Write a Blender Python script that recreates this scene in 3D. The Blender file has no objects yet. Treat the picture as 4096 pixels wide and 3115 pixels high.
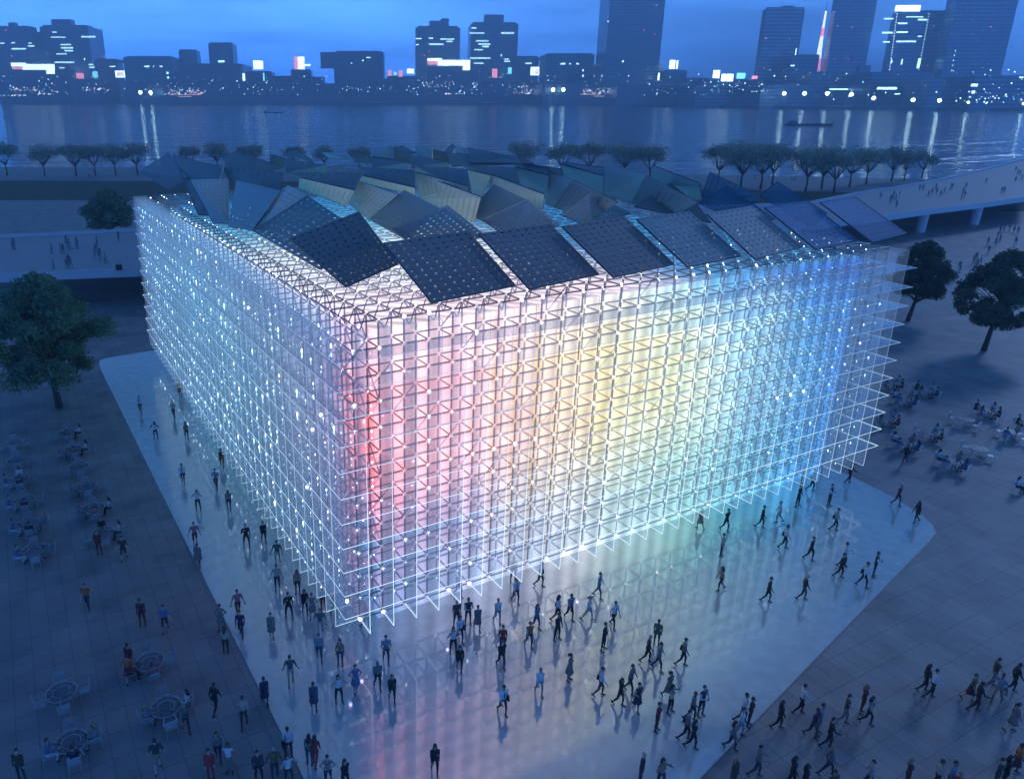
import bpy, bmesh, math, random
import numpy as np
from mathutils import Vector, Matrix
random.seed(7); RNG = np.random.default_rng(7)
S = 1.35                       # metres per bay of the glass lattice
SC = bpy.context.scene
COL = SC.collection

# ------------------------------------------------------------------ camera
RC = np.array([[8.84245203e-01, -4.67022676e-01, 0.0],
               [-1.54048103e-01, -2.92661093e-01, -9.43725949e-01],
               [4.40885022e-01, 8.34409554e-01, -3.30728125e-01]])
RC[0] /= np.linalg.norm(RC[0]); RC[2] /= np.linalg.norm(RC[2]); RC[1] = np.cross(RC[2], RC[0])
CB = np.array([-8.75542337, -22.04087746, 18.28302723])      # in bays, ground at -2.5
CM = np.array([CB[0] * S, CB[1] * S, (CB[2] + 2.5) * S])     # in metres, ground at 0
FPX, PPX, PPY = 3056.32, 1656.917, 1456.428
FH = np.array([RC[2][0], RC[2][1]]); FH /= np.linalg.norm(FH)
RH = np.array([FH[1], -FH[0]])

def ray(u, v):
    return RC.T @ np.array([(u - PPX) / FPX, (v - PPY) / FPX, 1.0])
def on_z(u, v, z=0.0):         # photo position -> point on a level at z metres
    d = ray(u, v); return CM + d * ((z - CM[2]) / d[2])
def at_dist(u, v, D):          # photo position -> point on an upright plane D metres ahead
    d = ray(u, v); return CM + d * (D / (d[0] * FH[0] + d[1] * FH[1]))
def bz(u, v, z):               # same as on_z with z in bays
    return on_z(u, v, (z + 2.5) * S)
VW = 1.8542
def P(x, y, z):                # bays -> metres
    return Vector((x * S, y * S, (z + 2.5) * S))

cam_d = bpy.data.cameras.new('camera'); cam = bpy.data.objects.new('camera', cam_d); COL.objects.link(cam)
m = Matrix.Identity(4)
for i in range(3):
    m[i][0] = RC[0][i]; m[i][1] = -RC[1][i]; m[i][2] = -RC[2][i]; m[i][3] = CM[i]
cam.matrix_world = m
cam_d.sensor_width = 36; cam_d.lens = 36 * FPX / 4096
cam_d.shift_x = (2048 - PPX) / 4096; cam_d.shift_y = -(1557.5 - PPY) / 4096
cam_d.clip_start = 0.5; cam_d.clip_end = 60000
SC.camera = cam
SC.view_settings.view_transform = 'Standard'; SC.view_settings.look = 'None'
SC.view_settings.exposure = 0; SC.view_settings.gamma = 1
SC.cycles.transparent_max_bounces = 48; SC.cycles.max_bounces = 8
SC.cycles.diffuse_bounces = 2; SC.cycles.glossy_bounces = 3; SC.cycles.transmission_bounces = 2
SC.cycles.volume_bounces = 0; SC.cycles.use_denoising = True
SC.cycles.sample_clamp_indirect = 4.0; SC.cycles.caustics_reflective = False; SC.cycles.caustics_refractive = False

# ------------------------------------------------------------------ helpers
def srgb(r, g, b):
    return tuple(((c / 255) / 12.92 if c / 255 <= 0.04045 else ((c / 255 + 0.055) / 1.055) ** 2.4) for c in (r, g, b))
def mat(name, col=(0.5, 0.5, 0.5), rough=0.6, emit=None, es=1.0, metal=0.0, spec=0.5, bump=0.0, bscale=8.0, vary=0.0):
    M = bpy.data.materials.new(name); M.use_nodes = True
    nt = M.node_tree; b = nt.nodes['Principled BSDF']
    b.inputs['Base Color'].default_value = (*col, 1); b.inputs['Roughness'].default_value = rough
    b.inputs['Metallic'].default_value = metal; b.inputs['Specular IOR Level'].default_value = spec
    if emit is not None:
        b.inputs['Emission Color'].default_value = (*emit, 1); b.inputs['Emission Strength'].default_value = es
    if bump or vary:
        tc = nt.nodes.new('ShaderNodeTexCoord'); n = nt.nodes.new('ShaderNodeTexNoise')
        n.inputs['Scale'].default_value = bscale; n.inputs['Detail'].default_value = 5
        nt.links.new(tc.outputs['Object'], n.inputs['Vector'])
        if vary:
            mx = nt.nodes.new('ShaderNodeMix'); mx.data_type = 'RGBA'
            mx.inputs['A'].default_value = (*[c * (1 - vary) for c in col], 1); mx.inputs['B'].default_value = (*[min(1, c * (1 + vary)) for c in col], 1)
            nt.links.new(n.outputs['Fac'], mx.inputs['Factor']); nt.links.new(mx.outputs['Result'], b.inputs['Base Color'])
        if bump:
            bp = nt.nodes.new('ShaderNodeBump'); bp.inputs['Strength'].default_value = bump; bp.inputs['Distance'].default_value = 0.05
            nt.links.new(n.outputs['Fac'], bp.inputs['Height']); nt.links.new(bp.outputs['Normal'], b.inputs['Normal'])
    return M
def emis(name, col, strength, sample=False):
    M = bpy.data.materials.new(name); M.use_nodes = True; nt = M.node_tree; nt.nodes.clear()
    e = nt.nodes.new('ShaderNodeEmission'); o = nt.nodes.new('ShaderNodeOutputMaterial')
    e.inputs['Color'].default_value = (*col, 1); e.inputs['Strength'].default_value = strength
    nt.links.new(e.outputs[0], o.inputs[0])
    if not sample: M.cycles.emission_sampling = 'NONE'
    return M
class NT:
    """a small helper for wiring shader nodes"""
    def __init__(s, M): s.M = M; s.nt = M.node_tree; s.nt.nodes.clear(); s.out = s.n('OutputMaterial')
    def n(s, t, **kw):
        x = s.nt.nodes.new('ShaderNode' + t)
        for k, v in kw.items(): setattr(x, k, v)
        return x
    def put(s, i, v):
        if hasattr(v, 'bl_idname') and not hasattr(v, 'is_output'): v = v.outputs[0]
        if hasattr(v, 'is_output'): s.nt.links.new(v, i)
        else: i.default_value = v
    def math(s, op, a, b=0.0, c=0.0, clamp=False):
        x = s.n('Math', operation=op, use_clamp=clamp)
        for i, v in enumerate((a, b, c)): s.put(x.inputs[i], v)
        return x.outputs[0]
    def ramp(s, fac, stops, interp='LINEAR'):
        r = s.n('ValToRGB'); cr = r.color_ramp; cr.interpolation = interp
        while len(cr.elements) < len(stops): cr.elements.new(0.5)
        for e, (p, c) in zip(cr.elements, stops): e.position = p; e.color = (*c, 1) if len(c) == 3 else c
        s.put(r.inputs[0], fac); return r.outputs[0]
    def mix(s, f, a, b, blend='MIX'):
        x = s.n('Mix', data_type='RGBA', blend_type=blend)
        s.put(x.inputs['Factor'], f); s.put(x.inputs['A'], a if not isinstance(a, tuple) else (*a, 1)); s.put(x.inputs['B'], b if not isinstance(b, tuple) else (*b, 1))
        return x.outputs['Result']
def newmat(name):
    M = bpy.data.materials.new(name); M.use_nodes = True; return M, NT(M)

def mesh_obj(name, V, F, mats, parent=None, mi=None, smooth=False, loc=None, uv=None):
    me = bpy.data.meshes.new(name)
    me.from_pydata([tuple(v) for v in V], [], F)
    for M in (mats if isinstance(mats, (list, tuple)) else [mats]): me.materials.append(M)
    if mi is not None: me.polygons.foreach_set('material_index', np.array(mi, dtype=np.int32))
    if smooth: me.polygons.foreach_set('use_smooth', np.ones(len(me.polygons), dtype=bool))
    me.update()
    o = bpy.data.objects.new(name, me); COL.objects.link(o)
    if parent: o.parent = parent
    if loc is not None: o.location = loc
    return o
def empty(name, loc, rz=0.0):
    o = bpy.data.objects.new(name, None); COL.objects.link(o); o.location = loc; o.rotation_euler = (0, 0, rz); o.empty_display_size = 0.3
    return o
def tag(o, label=None, cat=None, group=None, kind=None):
    if label: o['label'] = label
    if cat: o['category'] = cat
    if group: o['group'] = group
    if kind: o['kind'] = kind
    return o
def copy_tree(o, parent=None):
    c = o.copy(); COL.objects.link(c); c.parent = parent
    for ch in list(o.children): copy_tree(ch, c)
    return c

class MB:
    """collects simple solids into one mesh"""
    def __init__(s): s.V = []; s.F = []; s.mi = []; s.m = 0
    def quad(s, a, b, c, d):
        n = len(s.V); s.V += [tuple(a), tuple(b), tuple(c), tuple(d)]; s.F.append((n, n + 1, n + 2, n + 3)); s.mi.append(s.m)
    def hexa(s, p, faces_m=None):
        """p: four bottom corners then four top corners"""
        n = len(s.V); s.V += [tuple(q) for q in p]
        for k, f in enumerate(((0, 3, 2, 1), (4, 5, 6, 7), (0, 1, 5, 4), (1, 2, 6, 5), (2, 3, 7, 6), (3, 0, 4, 7))):
            s.F.append(tuple(n + i for i in f)); s.mi.append(faces_m[k] if faces_m else s.m)
    def box(s, x0, x1, y0, y1, z0, z1, faces_m=None):
        s.hexa([(x0, y0, z0), (x1, y0, z0), (x1, y1, z0), (x0, y1, z0), (x0, y0, z1), (x1, y0, z1), (x1, y1, z1), (x0, y1, z1)], faces_m)
    def tube(s, pts, rad, sides=6, closed=False):
        pts = [Vector(p) for p in pts]; N = len(pts); rr = rad if isinstance(rad, (list, tuple)) else [rad] * N
        base = len(s.V); up = None
        for i, p in enumerate(pts):
            if closed: t = pts[(i + 1) % N] - pts[i - 1]
            else: t = pts[min(i + 1, N - 1)] - pts[max(i - 1, 0)]
            t = t.normalized() if t.length > 1e-9 else Vector((0, 0, 1))
            if up is None:
                up = Vector((0, 0, 1)) if abs(t.z) < 0.9 else Vector((1, 0, 0))
            a = t.cross(up).normalized(); b = a.cross(t).normalized(); up = b
            for k in range(sides):
                w = 2 * math.pi * (k + 0.5) / sides
                s.V.append(tuple(p + (a * math.cos(w) + b * math.sin(w)) * rr[i]))
        for i in range(N if closed else N - 1):
            j = (i + 1) % N
            for k in range(sides):
                k2 = (k + 1) % sides
                s.F.append((base + i * sides + k, base + i * sides + k2, base + j * sides + k2, base + j * sides + k)); s.mi.append(s.m)
        if not closed:
            s.F.append(tuple(base + k for k in range(sides))[::-1]); s.mi.append(s.m)
            s.F.append(tuple(base + (N - 1) * sides + k for k in range(sides))); s.mi.append(s.m)
    def disc(s, c, r, z0, z1, n=28):
        b = len(s.V)
        for z in (z0, z1):
            for k in range(n):
                w = 2 * math.pi * k / n; s.V.append((c[0] + r * math.cos(w), c[1] + r * math.sin(w), z))
        for k in range(n):
            k2 = (k + 1) % n; s.F.append((b + k, b + k2, b + n + k2, b + n + k)); s.mi.append(s.m)
        s.F.append(tuple(b + k for k in range(n))[::-1]); s.mi.append(s.m); s.F.append(tuple(b + n + k for k in range(n))); s.mi.append(s.m)
    def ball(s, c, r, zs=1.0, n=1):
        bm = bmesh.new(); bmesh.ops.create_icosphere(bm, subdivisions=n, radius=r)
        b = len(s.V)
        for v in bm.verts: s.V.append((c[0] + v.co.x, c[1] + v.co.y, c[2] + v.co.z * zs))
        for f in bm.faces: s.F.append(tuple(b + v.index for v in f.verts)); s.mi.append(s.m)
        bm.free()
    def octa(s, c, r, zs=1.0):
        b = len(s.V); x, y, z = c
        s.V += [(x + r, y, z), (x, y + r, z), (x - r, y, z), (x, y - r, z), (x, y, z + r * zs), (x, y, z - r * zs)]
        for f in ((0, 1, 4), (1, 2, 4), (2, 3, 4), (3, 0, 4), (1, 0, 5), (2, 1, 5), (3, 2, 5), (0, 3, 5)):
            s.F.append(tuple(b + i for i in f)); s.mi.append(s.m)
    def build(s, name, mats, parent=None, smooth=False, loc=None):
        return mesh_obj(name, s.V, s.F, mats, parent, s.mi, smooth, loc)

# ------------------------------------------------------------------ sky and daylight left over at dusk
W = bpy.data.worlds.new('World'); SC.world = W; W.use_nodes = True
nt = W.node_tree; bg = nt.nodes['Background']
sky = nt.nodes.new('ShaderNodeTexSky'); sky.sky_type = 'NISHITA'; sky.sun_disc = False
SUN_EL, SUN_AZ = math.radians(25), math.radians(74)
sky.sun_elevation = SUN_EL; sky.sun_rotation = SUN_AZ; sky.air_density = 1.0; sky.dust_density = 0.4; sky.ozone_density = 6.0
tc = nt.nodes.new('ShaderNodeTexCoord'); sep = nt.nodes.new('ShaderNodeSeparateXYZ'); nt.links.new(tc.outputs['Generated'], sep.inputs[0])
rmp = nt.nodes.new('ShaderNodeValToRGB'); cr = rmp.color_ramp
for k in range(4): cr.elements.new(0.5)
for e, (p, c) in zip(cr.elements, ((0.0, (.14, .68, 2.7)), (0.035, (.24, 1.2, 4.7)), (0.11, (.62, 2.4, 7.8)), (0.17, (.20, .75, 2.2)), (0.3, (.034, .14, .34)), (1.0, (.020, .07, .155)))):
    e.position = p; e.color = (*c, 1)
nt.links.new(sep.outputs['Z'], rmp.inputs[0])
mp = nt.nodes.new('ShaderNodeMapping'); mp.inputs['Scale'].default_value = (2.2, 2.2, 14); nt.links.new(tc.outputs['Generated'], mp.inputs[0])
nz = nt.nodes.new('ShaderNodeTexNoise'); nz.inputs['Scale'].default_value = 1.6; nz.inputs['Detail'].default_value = 6; nt.links.new(mp.outputs[0], nz.inputs['Vector'])
cl = nt.nodes.new('ShaderNodeMapRange'); cl.inputs['From Min'].default_value = 0.3; cl.inputs['From Max'].default_value = 0.7; cl.inputs['To Min'].default_value = 0.6; cl.inputs['To Max'].default_value = 1.35
nt.links.new(nz.outputs['Fac'], cl.inputs[0])
mu = nt.nodes.new('ShaderNodeMix'); mu.data_type = 'RGBA'; mu.blend_type = 'MULTIPLY'; mu.inputs['Factor'].default_value = 1
nt.links.new(rmp.outputs[0], mu.inputs['A']); nt.links.new(cl.outputs[0], mu.inputs['B'])
ad = nt.nodes.new('ShaderNodeMix'); ad.data_type = 'RGBA'; ad.blend_type = 'ADD'; ad.inputs['Factor'].default_value = 0.004
nt.links.new(mu.outputs['Result'], ad.inputs['A']); nt.links.new(sky.outputs[0], ad.inputs['B'])
nt.links.new(ad.outputs['Result'], bg.inputs['Color']); bg.inputs['Strength'].default_value = 1.0
sl = bpy.data.lights.new('sun', 'SUN'); sl.energy = 0.85; sl.angle = math.radians(10); sl.color = (0.42, 0.60, 1.0)
so = bpy.data.objects.new('sun', sl); COL.objects.link(so)
sd = Vector((-math.sin(SUN_AZ) * math.cos(SUN_EL), -math.cos(SUN_AZ) * math.cos(SUN_EL), -math.sin(SUN_EL)))
so.rotation_euler = sd.to_track_quat('-Z', 'Y').to_euler(); so.location = (0, 0, 80)
# ------------------------------------------------------------------ ground, floor, river
def sheet(name, pts, z, M, kind='structure', sub=0):
    o = mesh_obj(name, [(p[0], p[1], z) for p in pts], [tuple(range(len(pts)))], M); tag(o, kind=kind); return o
def paving_mat():
    M, N = newmat('paving')
    tc = N.n('TexCoord'); b = N.n('TexBrick', offset=0.0, squash=1.0)
    b.inputs['Scale'].default_value = 1.0; b.inputs['Brick Width'].default_value = 0.95; b.inputs['Row Height'].default_value = 1.55
    b.inputs['Mortar Size'].default_value = 0.016; b.inputs['Mortar Smooth'].default_value = 0.3
    b.inputs['Color1'].default_value = (0.25, 0.25, 0.262, 1); b.inputs['Color2'].default_value = (0.215, 0.215, 0.228, 1); b.inputs['Mortar'].default_value = (0.11, 0.11, 0.125, 1)
    N.put(b.inputs['Vector'], tc.outputs['Object'])
    n = N.n('TexNoise'); n.inputs['Scale'].default_value = 0.35; n.inputs['Detail'].default_value = 7; N.put(n.inputs['Vector'], tc.outputs['Object'])
    f = N.ramp(n.outputs['Fac'], [(0.3, (0.7, 0.72, 0.75)), (0.5, (1.0, 1.0, 1.0)), (0.7, (1.18, 1.17, 1.15))])
    c = N.mix(1.0, b.outputs['Color'], f, 'MULTIPLY')
    p = N.n('BsdfPrincipled'); N.put(p.inputs['Base Color'], c); p.inputs['Roughness'].default_value = 0.55; p.inputs['Specular IOR Level'].default_value = 0.3
    N.put(N.out.inputs[0], p); return M
def floor_mat():
    M, N = newmat('polished floor')
    tc = N.n('TexCoord')
    n = N.n('TexNoise'); n.inputs['Scale'].default_value = 1.3; n.inputs['Detail'].default_value = 8; N.put(n.inputs['Vector'], tc.outputs['Object'])
    fine = N.n('TexVoronoi'); fine.inputs['Scale'].default_value = 7.0; N.put(fine.inputs['Vector'], tc.outputs['Object'])
    spk = N.ramp(fine.outputs['Distance'], [(0.0, (1.5, 1.5, 1.5)), (0.09, (1.0, 1.0, 1.0))])
    col = N.ramp(n.outputs['Fac'], [(0.3, (0.46, 0.51, 0.53)), (0.7, (0.57, 0.62, 0.64))])
    p = N.n('BsdfPrincipled'); N.put(p.inputs['Base Color'], N.mix(1.0, col, spk, 'MULTIPLY'))
    N.put(p.inputs['Roughness'], N.math('MULTIPLY_ADD', n.outputs['Fac'], 0.05, 0.10)); p.inputs['Specular IOR Level'].default_value = 1.0; p.inputs['Coat Weight'].default_value = 1.0; p.inputs['Coat Roughness'].default_value = 0.07; p.inputs['Coat IOR'].default_value = 2.3
    bp = N.n('Bump'); bp.inputs['Strength'].default_value = 0.06; bp.inputs['Distance'].default_value = 0.01; N.put(bp.inputs['Height'], n.outputs['Fac'])
    N.put(p.inputs['Normal'], bp); N.put(N.out.inputs[0], p); return M
MPAVE, MFLOOR = paving_mat(), floor_mat()
def far(depth, side):          # a point `depth` metres ahead and `side` metres to the side of the camera, on plan
    return (CM[0] + FH[0] * depth + RH[0] * side, CM[1] + FH[1] * depth + RH[1] * side)
BANK = [far(330, -600), far(327, -20), far(285, 160), far(255, 300), far(215, 800)]
sheet('ground', [far(-60, -600)] + [far(-60, 800)] + BANK[::-1], 0.0, MPAVE)
fl = [(-3.4, -14), (-3.13, -2.44), (-3.32, 5.61), (-3.62, 18.66), (-4.05, 41.5), (-3.9, 43.4), (-3.3, 43.9), (0.6, 44.2), (31.5, 44.2), (32.4, 40), (32.35, 3), (32.17, 0.4), (31.95, -1.4), (31.43, -3.2), (30.9, -4.1), (30.2, -4.65), (28.9, -5.0), (18.23, -7.42), (8.21, -9.69), (-2, -12.0)]
fl = [(-3.0, -12.2)] + fl[1:-1]
sheet('plaza_floor', [(x * S, y * S) for x, y in fl], 0.004, MFLOOR)
MEDGE = mat('floor edge metal', (0.16, 0.15, 0.17), 0.4)
e = MB()
def strip(mb, a, b, w, z0, z1):
    a = np.array(a); b = np.array(b); d = (b - a) / np.linalg.norm(b - a); n = np.array([-d[1], d[0]]) * w / 2
    q = [a + n, a - n, b - n, b + n]
    mb.hexa([(*p, z0) for p in q[::-1]] + [(*p, z1) for p in q[::-1]])
for a, b in zip(fl, fl[1:] + fl[:1]): strip(e, (a[0] * S, a[1] * S), (b[0] * S, b[1] * S), 0.06, 0.0045, 0.012)
tag(e.build('floor_edge', MEDGE), kind='structure')

def grass_mat():
    return mat('mown grass', (0.045, 0.075, 0.04), 0.9, bump=0.8, bscale=3.0, vary=0.45)
MGRASS = grass_mat()
LAWN = [far(218, -600), far(222, -20), far(216, 60), far(200, 150), far(184, 260), far(160, 800)]
LAWNF = [far(285, -600), far(272, -20), far(245, 110), far(226, 220), far(205, 320), far(185, 800)]
sheet('lawn', LAWN + LAWNF[::-1], 0.02, MGRASS)
tag(mesh_obj('quay_wall', [(*p, z) for z in (-3.0, 0.0) for p in BANK], [(i, i + 1, i + 6, i + 5) for i in range(4)], mat('quay stone', (0.2, 0.21, 0.24), 0.8, vary=0.3, bscale=0.4)), kind='structure')

def water_mat():
    M, N = newmat('river water')
    tc = N.n('TexCoord'); mp = N.n('Mapping'); mp.inputs['Rotation'].default_value = (0, 0, -math.atan2(RH[1], RH[0]))
    mp.inputs['Scale'].default_value = (0.014, 0.06, 1); N.put(mp.inputs['Vector'], tc.outputs['Object'])
    n = N.n('TexNoise'); n.inputs['Scale'].default_value = 1.0; n.inputs['Detail'].default_value = 5; n.inputs['Roughness'].default_value = 0.55; N.put(n.inputs['Vector'], mp)
    bp = N.n('Bump'); bp.inputs['Strength'].default_value = 1.0; bp.inputs['Distance'].default_value = 5.0; N.put(bp.inputs['Height'], n.outputs['Fac'])
    p = N.n('BsdfPrincipled'); p.inputs['Base Color'].default_value = (0.008, 0.025, 0.06, 1); p.inputs['Roughness'].default_value = 0.1; p.inputs['IOR'].default_value = 1.33
    N.put(p.inputs['Normal'], bp); N.put(N.out.inputs[0], p); return M
SHORE = [(-4000, 3100), (-300, 3050), (400, 2900), (700, 2300), (1000, 1900), (1500, 1600), (4500, 1250)]
sheet('water', [far(150, -4000), far(150, 4500), far(1250, 4500), far(3100, 4500), far(3400, -4000)], -1.6, water_mat())
MSHORE = mat('far embankment', (0.04, 0.045, 0.06), 0.9, vary=0.4, bscale=0.02)
e = MB()
pts = [far(d, s) for s, d in SHORE]
back = [far(16000, -9000), far(16000, 9000)]
V0 = [(*p, -2.5) for p in pts] + [(*p, 5.0) for p in pts] + [(*p, 5.0) for p in back]
n = len(pts)
tag(mesh_obj('far_shore', V0, [(i, i + 1, n + i + 1, n + i) for i in range(n - 1)] + [tuple(range(n, 2 * n)) + (2 * n + 1, 2 * n)], MSHORE), kind='structure')

# ------------------------------------------------------------------ the glass hall
HALL = empty('glass_hall', P(16, 21, -2.5))
tag(HALL, 'huge glowing glass box pavilion with glass fins, shelves and tilted perforated roof panels', 'pavilion')
INV = HALL.location
def hb(mb, name, mats, smooth=False, kind=None, label=None, parent=None):
    o = mb.build(name, mats, parent or HALL, smooth); o.matrix_parent_inverse = Matrix.Translation(-INV) if parent is None else Matrix.Identity(4)
    if kind: o['kind'] = kind
    if label: o['label'] = label
    return o
def lattice_pos(N):            # position in bays from world position
    g = N.n('NewGeometry'); s = N.n('SeparateXYZ'); N.put(s.inputs[0], g.outputs['Position'])
    x = N.math('DIVIDE', s.outputs[0], S); y = N.math('DIVIDE', s.outputs[1], S)
    z = N.math('SUBTRACT', N.math('DIVIDE', s.outputs[2], S), 2.5)
    return x, y, z
def glass_mat(name, tint, frost, gloss, edge=0.0, fc=(0.8, 0.9, 1.0)):
    M, N = newmat(name)
    t = N.n('BsdfTransparent'); t.inputs[0].default_value = (*tint, 1)
    d = N.n('BsdfTranslucent'); d.inputs[0].default_value = (*fc, 1)
    d2 = N.n('BsdfDiffuse'); d2.inputs[0].default_value = (*fc, 1)
    g = N.n('BsdfGlossy'); g.inputs['Roughness'].default_value = 0.05; g.inputs[0].default_value = (0.9, 0.95, 1, 1)
    fr = N.n('Fresnel'); fr.inputs[0].default_value = 1.45
    a = N.n('MixShader'); a.inputs[0].default_value = 0.5; N.put(a.inputs[1], d); N.put(a.inputs[2], d2)
    b = N.n('MixShader'); b.inputs[0].default_value = frost; N.put(b.inputs[1], t); N.put(b.inputs[2], a)
    c = N.n('MixShader'); N.put(c.inputs[0], N.math('MULTIPLY', fr, gloss)); N.put(c.inputs[1], b); N.put(c.inputs[2], g)
    if edge:                   # faint emission added over the whole pane for a milky glow
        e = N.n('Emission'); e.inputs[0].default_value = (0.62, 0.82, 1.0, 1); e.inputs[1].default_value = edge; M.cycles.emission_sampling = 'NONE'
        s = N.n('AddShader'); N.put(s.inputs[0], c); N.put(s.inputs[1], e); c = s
    N.put(N.out.inputs[0], c); return M
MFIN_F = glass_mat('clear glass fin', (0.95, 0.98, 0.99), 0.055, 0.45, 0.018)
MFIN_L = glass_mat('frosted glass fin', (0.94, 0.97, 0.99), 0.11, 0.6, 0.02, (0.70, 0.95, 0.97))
MSHELF = glass_mat('glass shelf', (0.97, 0.985, 0.995), 0.03, 0.45)
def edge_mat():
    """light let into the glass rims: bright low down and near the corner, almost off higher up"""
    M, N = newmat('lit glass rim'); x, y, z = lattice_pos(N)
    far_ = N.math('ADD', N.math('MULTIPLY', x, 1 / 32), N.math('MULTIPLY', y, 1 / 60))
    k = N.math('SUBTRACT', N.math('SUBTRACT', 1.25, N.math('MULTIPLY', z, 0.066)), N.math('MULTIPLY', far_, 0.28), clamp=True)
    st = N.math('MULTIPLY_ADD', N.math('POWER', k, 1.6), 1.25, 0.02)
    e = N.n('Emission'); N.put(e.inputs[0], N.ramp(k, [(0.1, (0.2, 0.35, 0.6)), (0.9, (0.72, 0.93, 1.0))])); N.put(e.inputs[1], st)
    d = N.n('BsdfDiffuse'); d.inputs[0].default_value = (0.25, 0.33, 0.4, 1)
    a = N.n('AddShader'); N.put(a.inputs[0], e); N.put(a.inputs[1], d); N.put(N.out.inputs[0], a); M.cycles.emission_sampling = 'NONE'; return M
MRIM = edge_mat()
T = 0.024
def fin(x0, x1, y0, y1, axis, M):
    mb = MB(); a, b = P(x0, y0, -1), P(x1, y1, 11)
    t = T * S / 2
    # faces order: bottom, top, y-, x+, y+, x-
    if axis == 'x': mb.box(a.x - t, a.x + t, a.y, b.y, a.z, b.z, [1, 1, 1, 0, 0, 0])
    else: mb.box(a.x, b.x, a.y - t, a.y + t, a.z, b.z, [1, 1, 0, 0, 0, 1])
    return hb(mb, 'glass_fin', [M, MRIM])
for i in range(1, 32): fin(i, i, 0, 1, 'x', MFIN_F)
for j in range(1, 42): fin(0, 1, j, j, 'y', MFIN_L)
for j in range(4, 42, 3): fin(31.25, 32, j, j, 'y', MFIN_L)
for k in range(11):
    mb = MB(); z = P(0, 0, k).z; t = T * S / 2
    o = [P(0, 0, k), P(32, 0, k), P(32, 42, k), P(0, 42, k)]; i_ = [P(1, 1, k), P(31, 1, k), P(31, 41, k), P(1, 41, k)]
    n0 = len(mb.V)
    for zz in (z - t, z + t):
        mb.V += [(p.x, p.y, zz) for p in o] + [(p.x, p.y, zz) for p in i_]
    for q in range(4):
        r = (q + 1) % 4
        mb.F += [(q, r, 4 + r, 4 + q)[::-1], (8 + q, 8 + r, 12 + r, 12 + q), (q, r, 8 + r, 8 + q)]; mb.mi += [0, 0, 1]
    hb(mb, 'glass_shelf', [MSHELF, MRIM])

# steel space frame: two layers of bars behind the glass on the two seen sides, one more over the roof
def frame_mat():
    M, N = newmat('painted steel tube'); x, y, z = lattice_pos(N)
    p = N.n('BsdfPrincipled'); p.inputs['Base Color'].default_value = (0.62, 0.58, 0.58, 1); p.inputs['Roughness'].default_value = 0.35; p.inputs['Metallic'].default_value = 0.35
    t = N.n('BsdfTransparent'); t.inputs[0].default_value = (.95, .93, .93, 1); tl = N.n('BsdfTranslucent'); tl.inputs[0].default_value = (.8, .76, .76, 1)
    a = N.n('MixShader'); a.inputs[0].default_value = .4; N.put(a.inputs[1], t); N.put(a.inputs[2], tl)
    mx = N.n('MixShader'); mx.inputs[0].default_value = .5; N.put(mx.inputs[1], a); N.put(mx.inputs[2], p); N.put(N.out.inputs[0], mx); return M
MSTEEL = frame_mat()
class Bars:
    def __init__(s): s.mb = MB(); s.seen = set()
    def bar(s, a, b, r=0.036):
        k = (a, b) if a < b else (b, a)
        if k in s.seen: return
        s.seen.add(k)
        A, B = P(*a), P(*b); d = (B - A).normalized() * 0.09 * S
        s.mb.tube([A + d, B - d], r * S, 5)
fr = Bars(); rn = random.Random(3)
for i in range(1, 32):
    for k in range(-1, 12):
        for yy in (1, 2):
            if i < 31: fr.bar((i, yy, k), (i + 1, yy, k))
            if k < 11: fr.bar((i, yy, k), (i, yy, k + 1))
        fr.bar((i, 1, k), (i, 2, k))
        if k < 11 and i < 31:
            if i >= 22 or (i + k) % 5 == 0: fr.bar((i, 2, k), (i + 1, 2, k + 1), 0.03)
            if i >= 22: fr.bar((i + 1, 1, k), (i, 2, k + 1), 0.028)
hb(fr.mb, 'space_frame', MSTEEL, label='space frame behind the front glass')
fr = Bars()
for j in range(1, 42):
    for k in range(-1, 12):
        for xx in (1, 2):
            if j < 41: fr.bar((xx, j, k), (xx, j + 1, k))
            if k < 11: fr.bar((xx, j, k), (xx, j, k + 1))
        fr.bar((1, j, k), (2, j, k))
        if k < 11 and j < 41 and (j + k) % 3 == 0: fr.bar((2, j, k), (2, j + 1, k + 1), 0.03)
hb(fr.mb, 'space_frame', MSTEEL, label='space frame behind the frosted side')
fr = Bars()
for i in range(1, 32):
    for j in range(1, 42):
        if i < 31: fr.bar((i, j, 11), (i + 1, j, 11))
        if j < 41: fr.bar((i, j, 11), (i, j + 1, 11))
        if i < 31 and j < 41 and (i < 7 or j < 9):
            fr.bar((i + .5, j + .5, 10.5), (i, j, 11), 0.03); fr.bar((i + .5, j + .5, 10.5), (i + 1, j + 1, 11), 0.03)
            if i >= 20: fr.bar((i, j + 1, 11), (i + 1, j, 11), 0.028)
hb(fr.mb, 'space_frame', MSTEEL, label='flat space frame under the roof panels')

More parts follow.
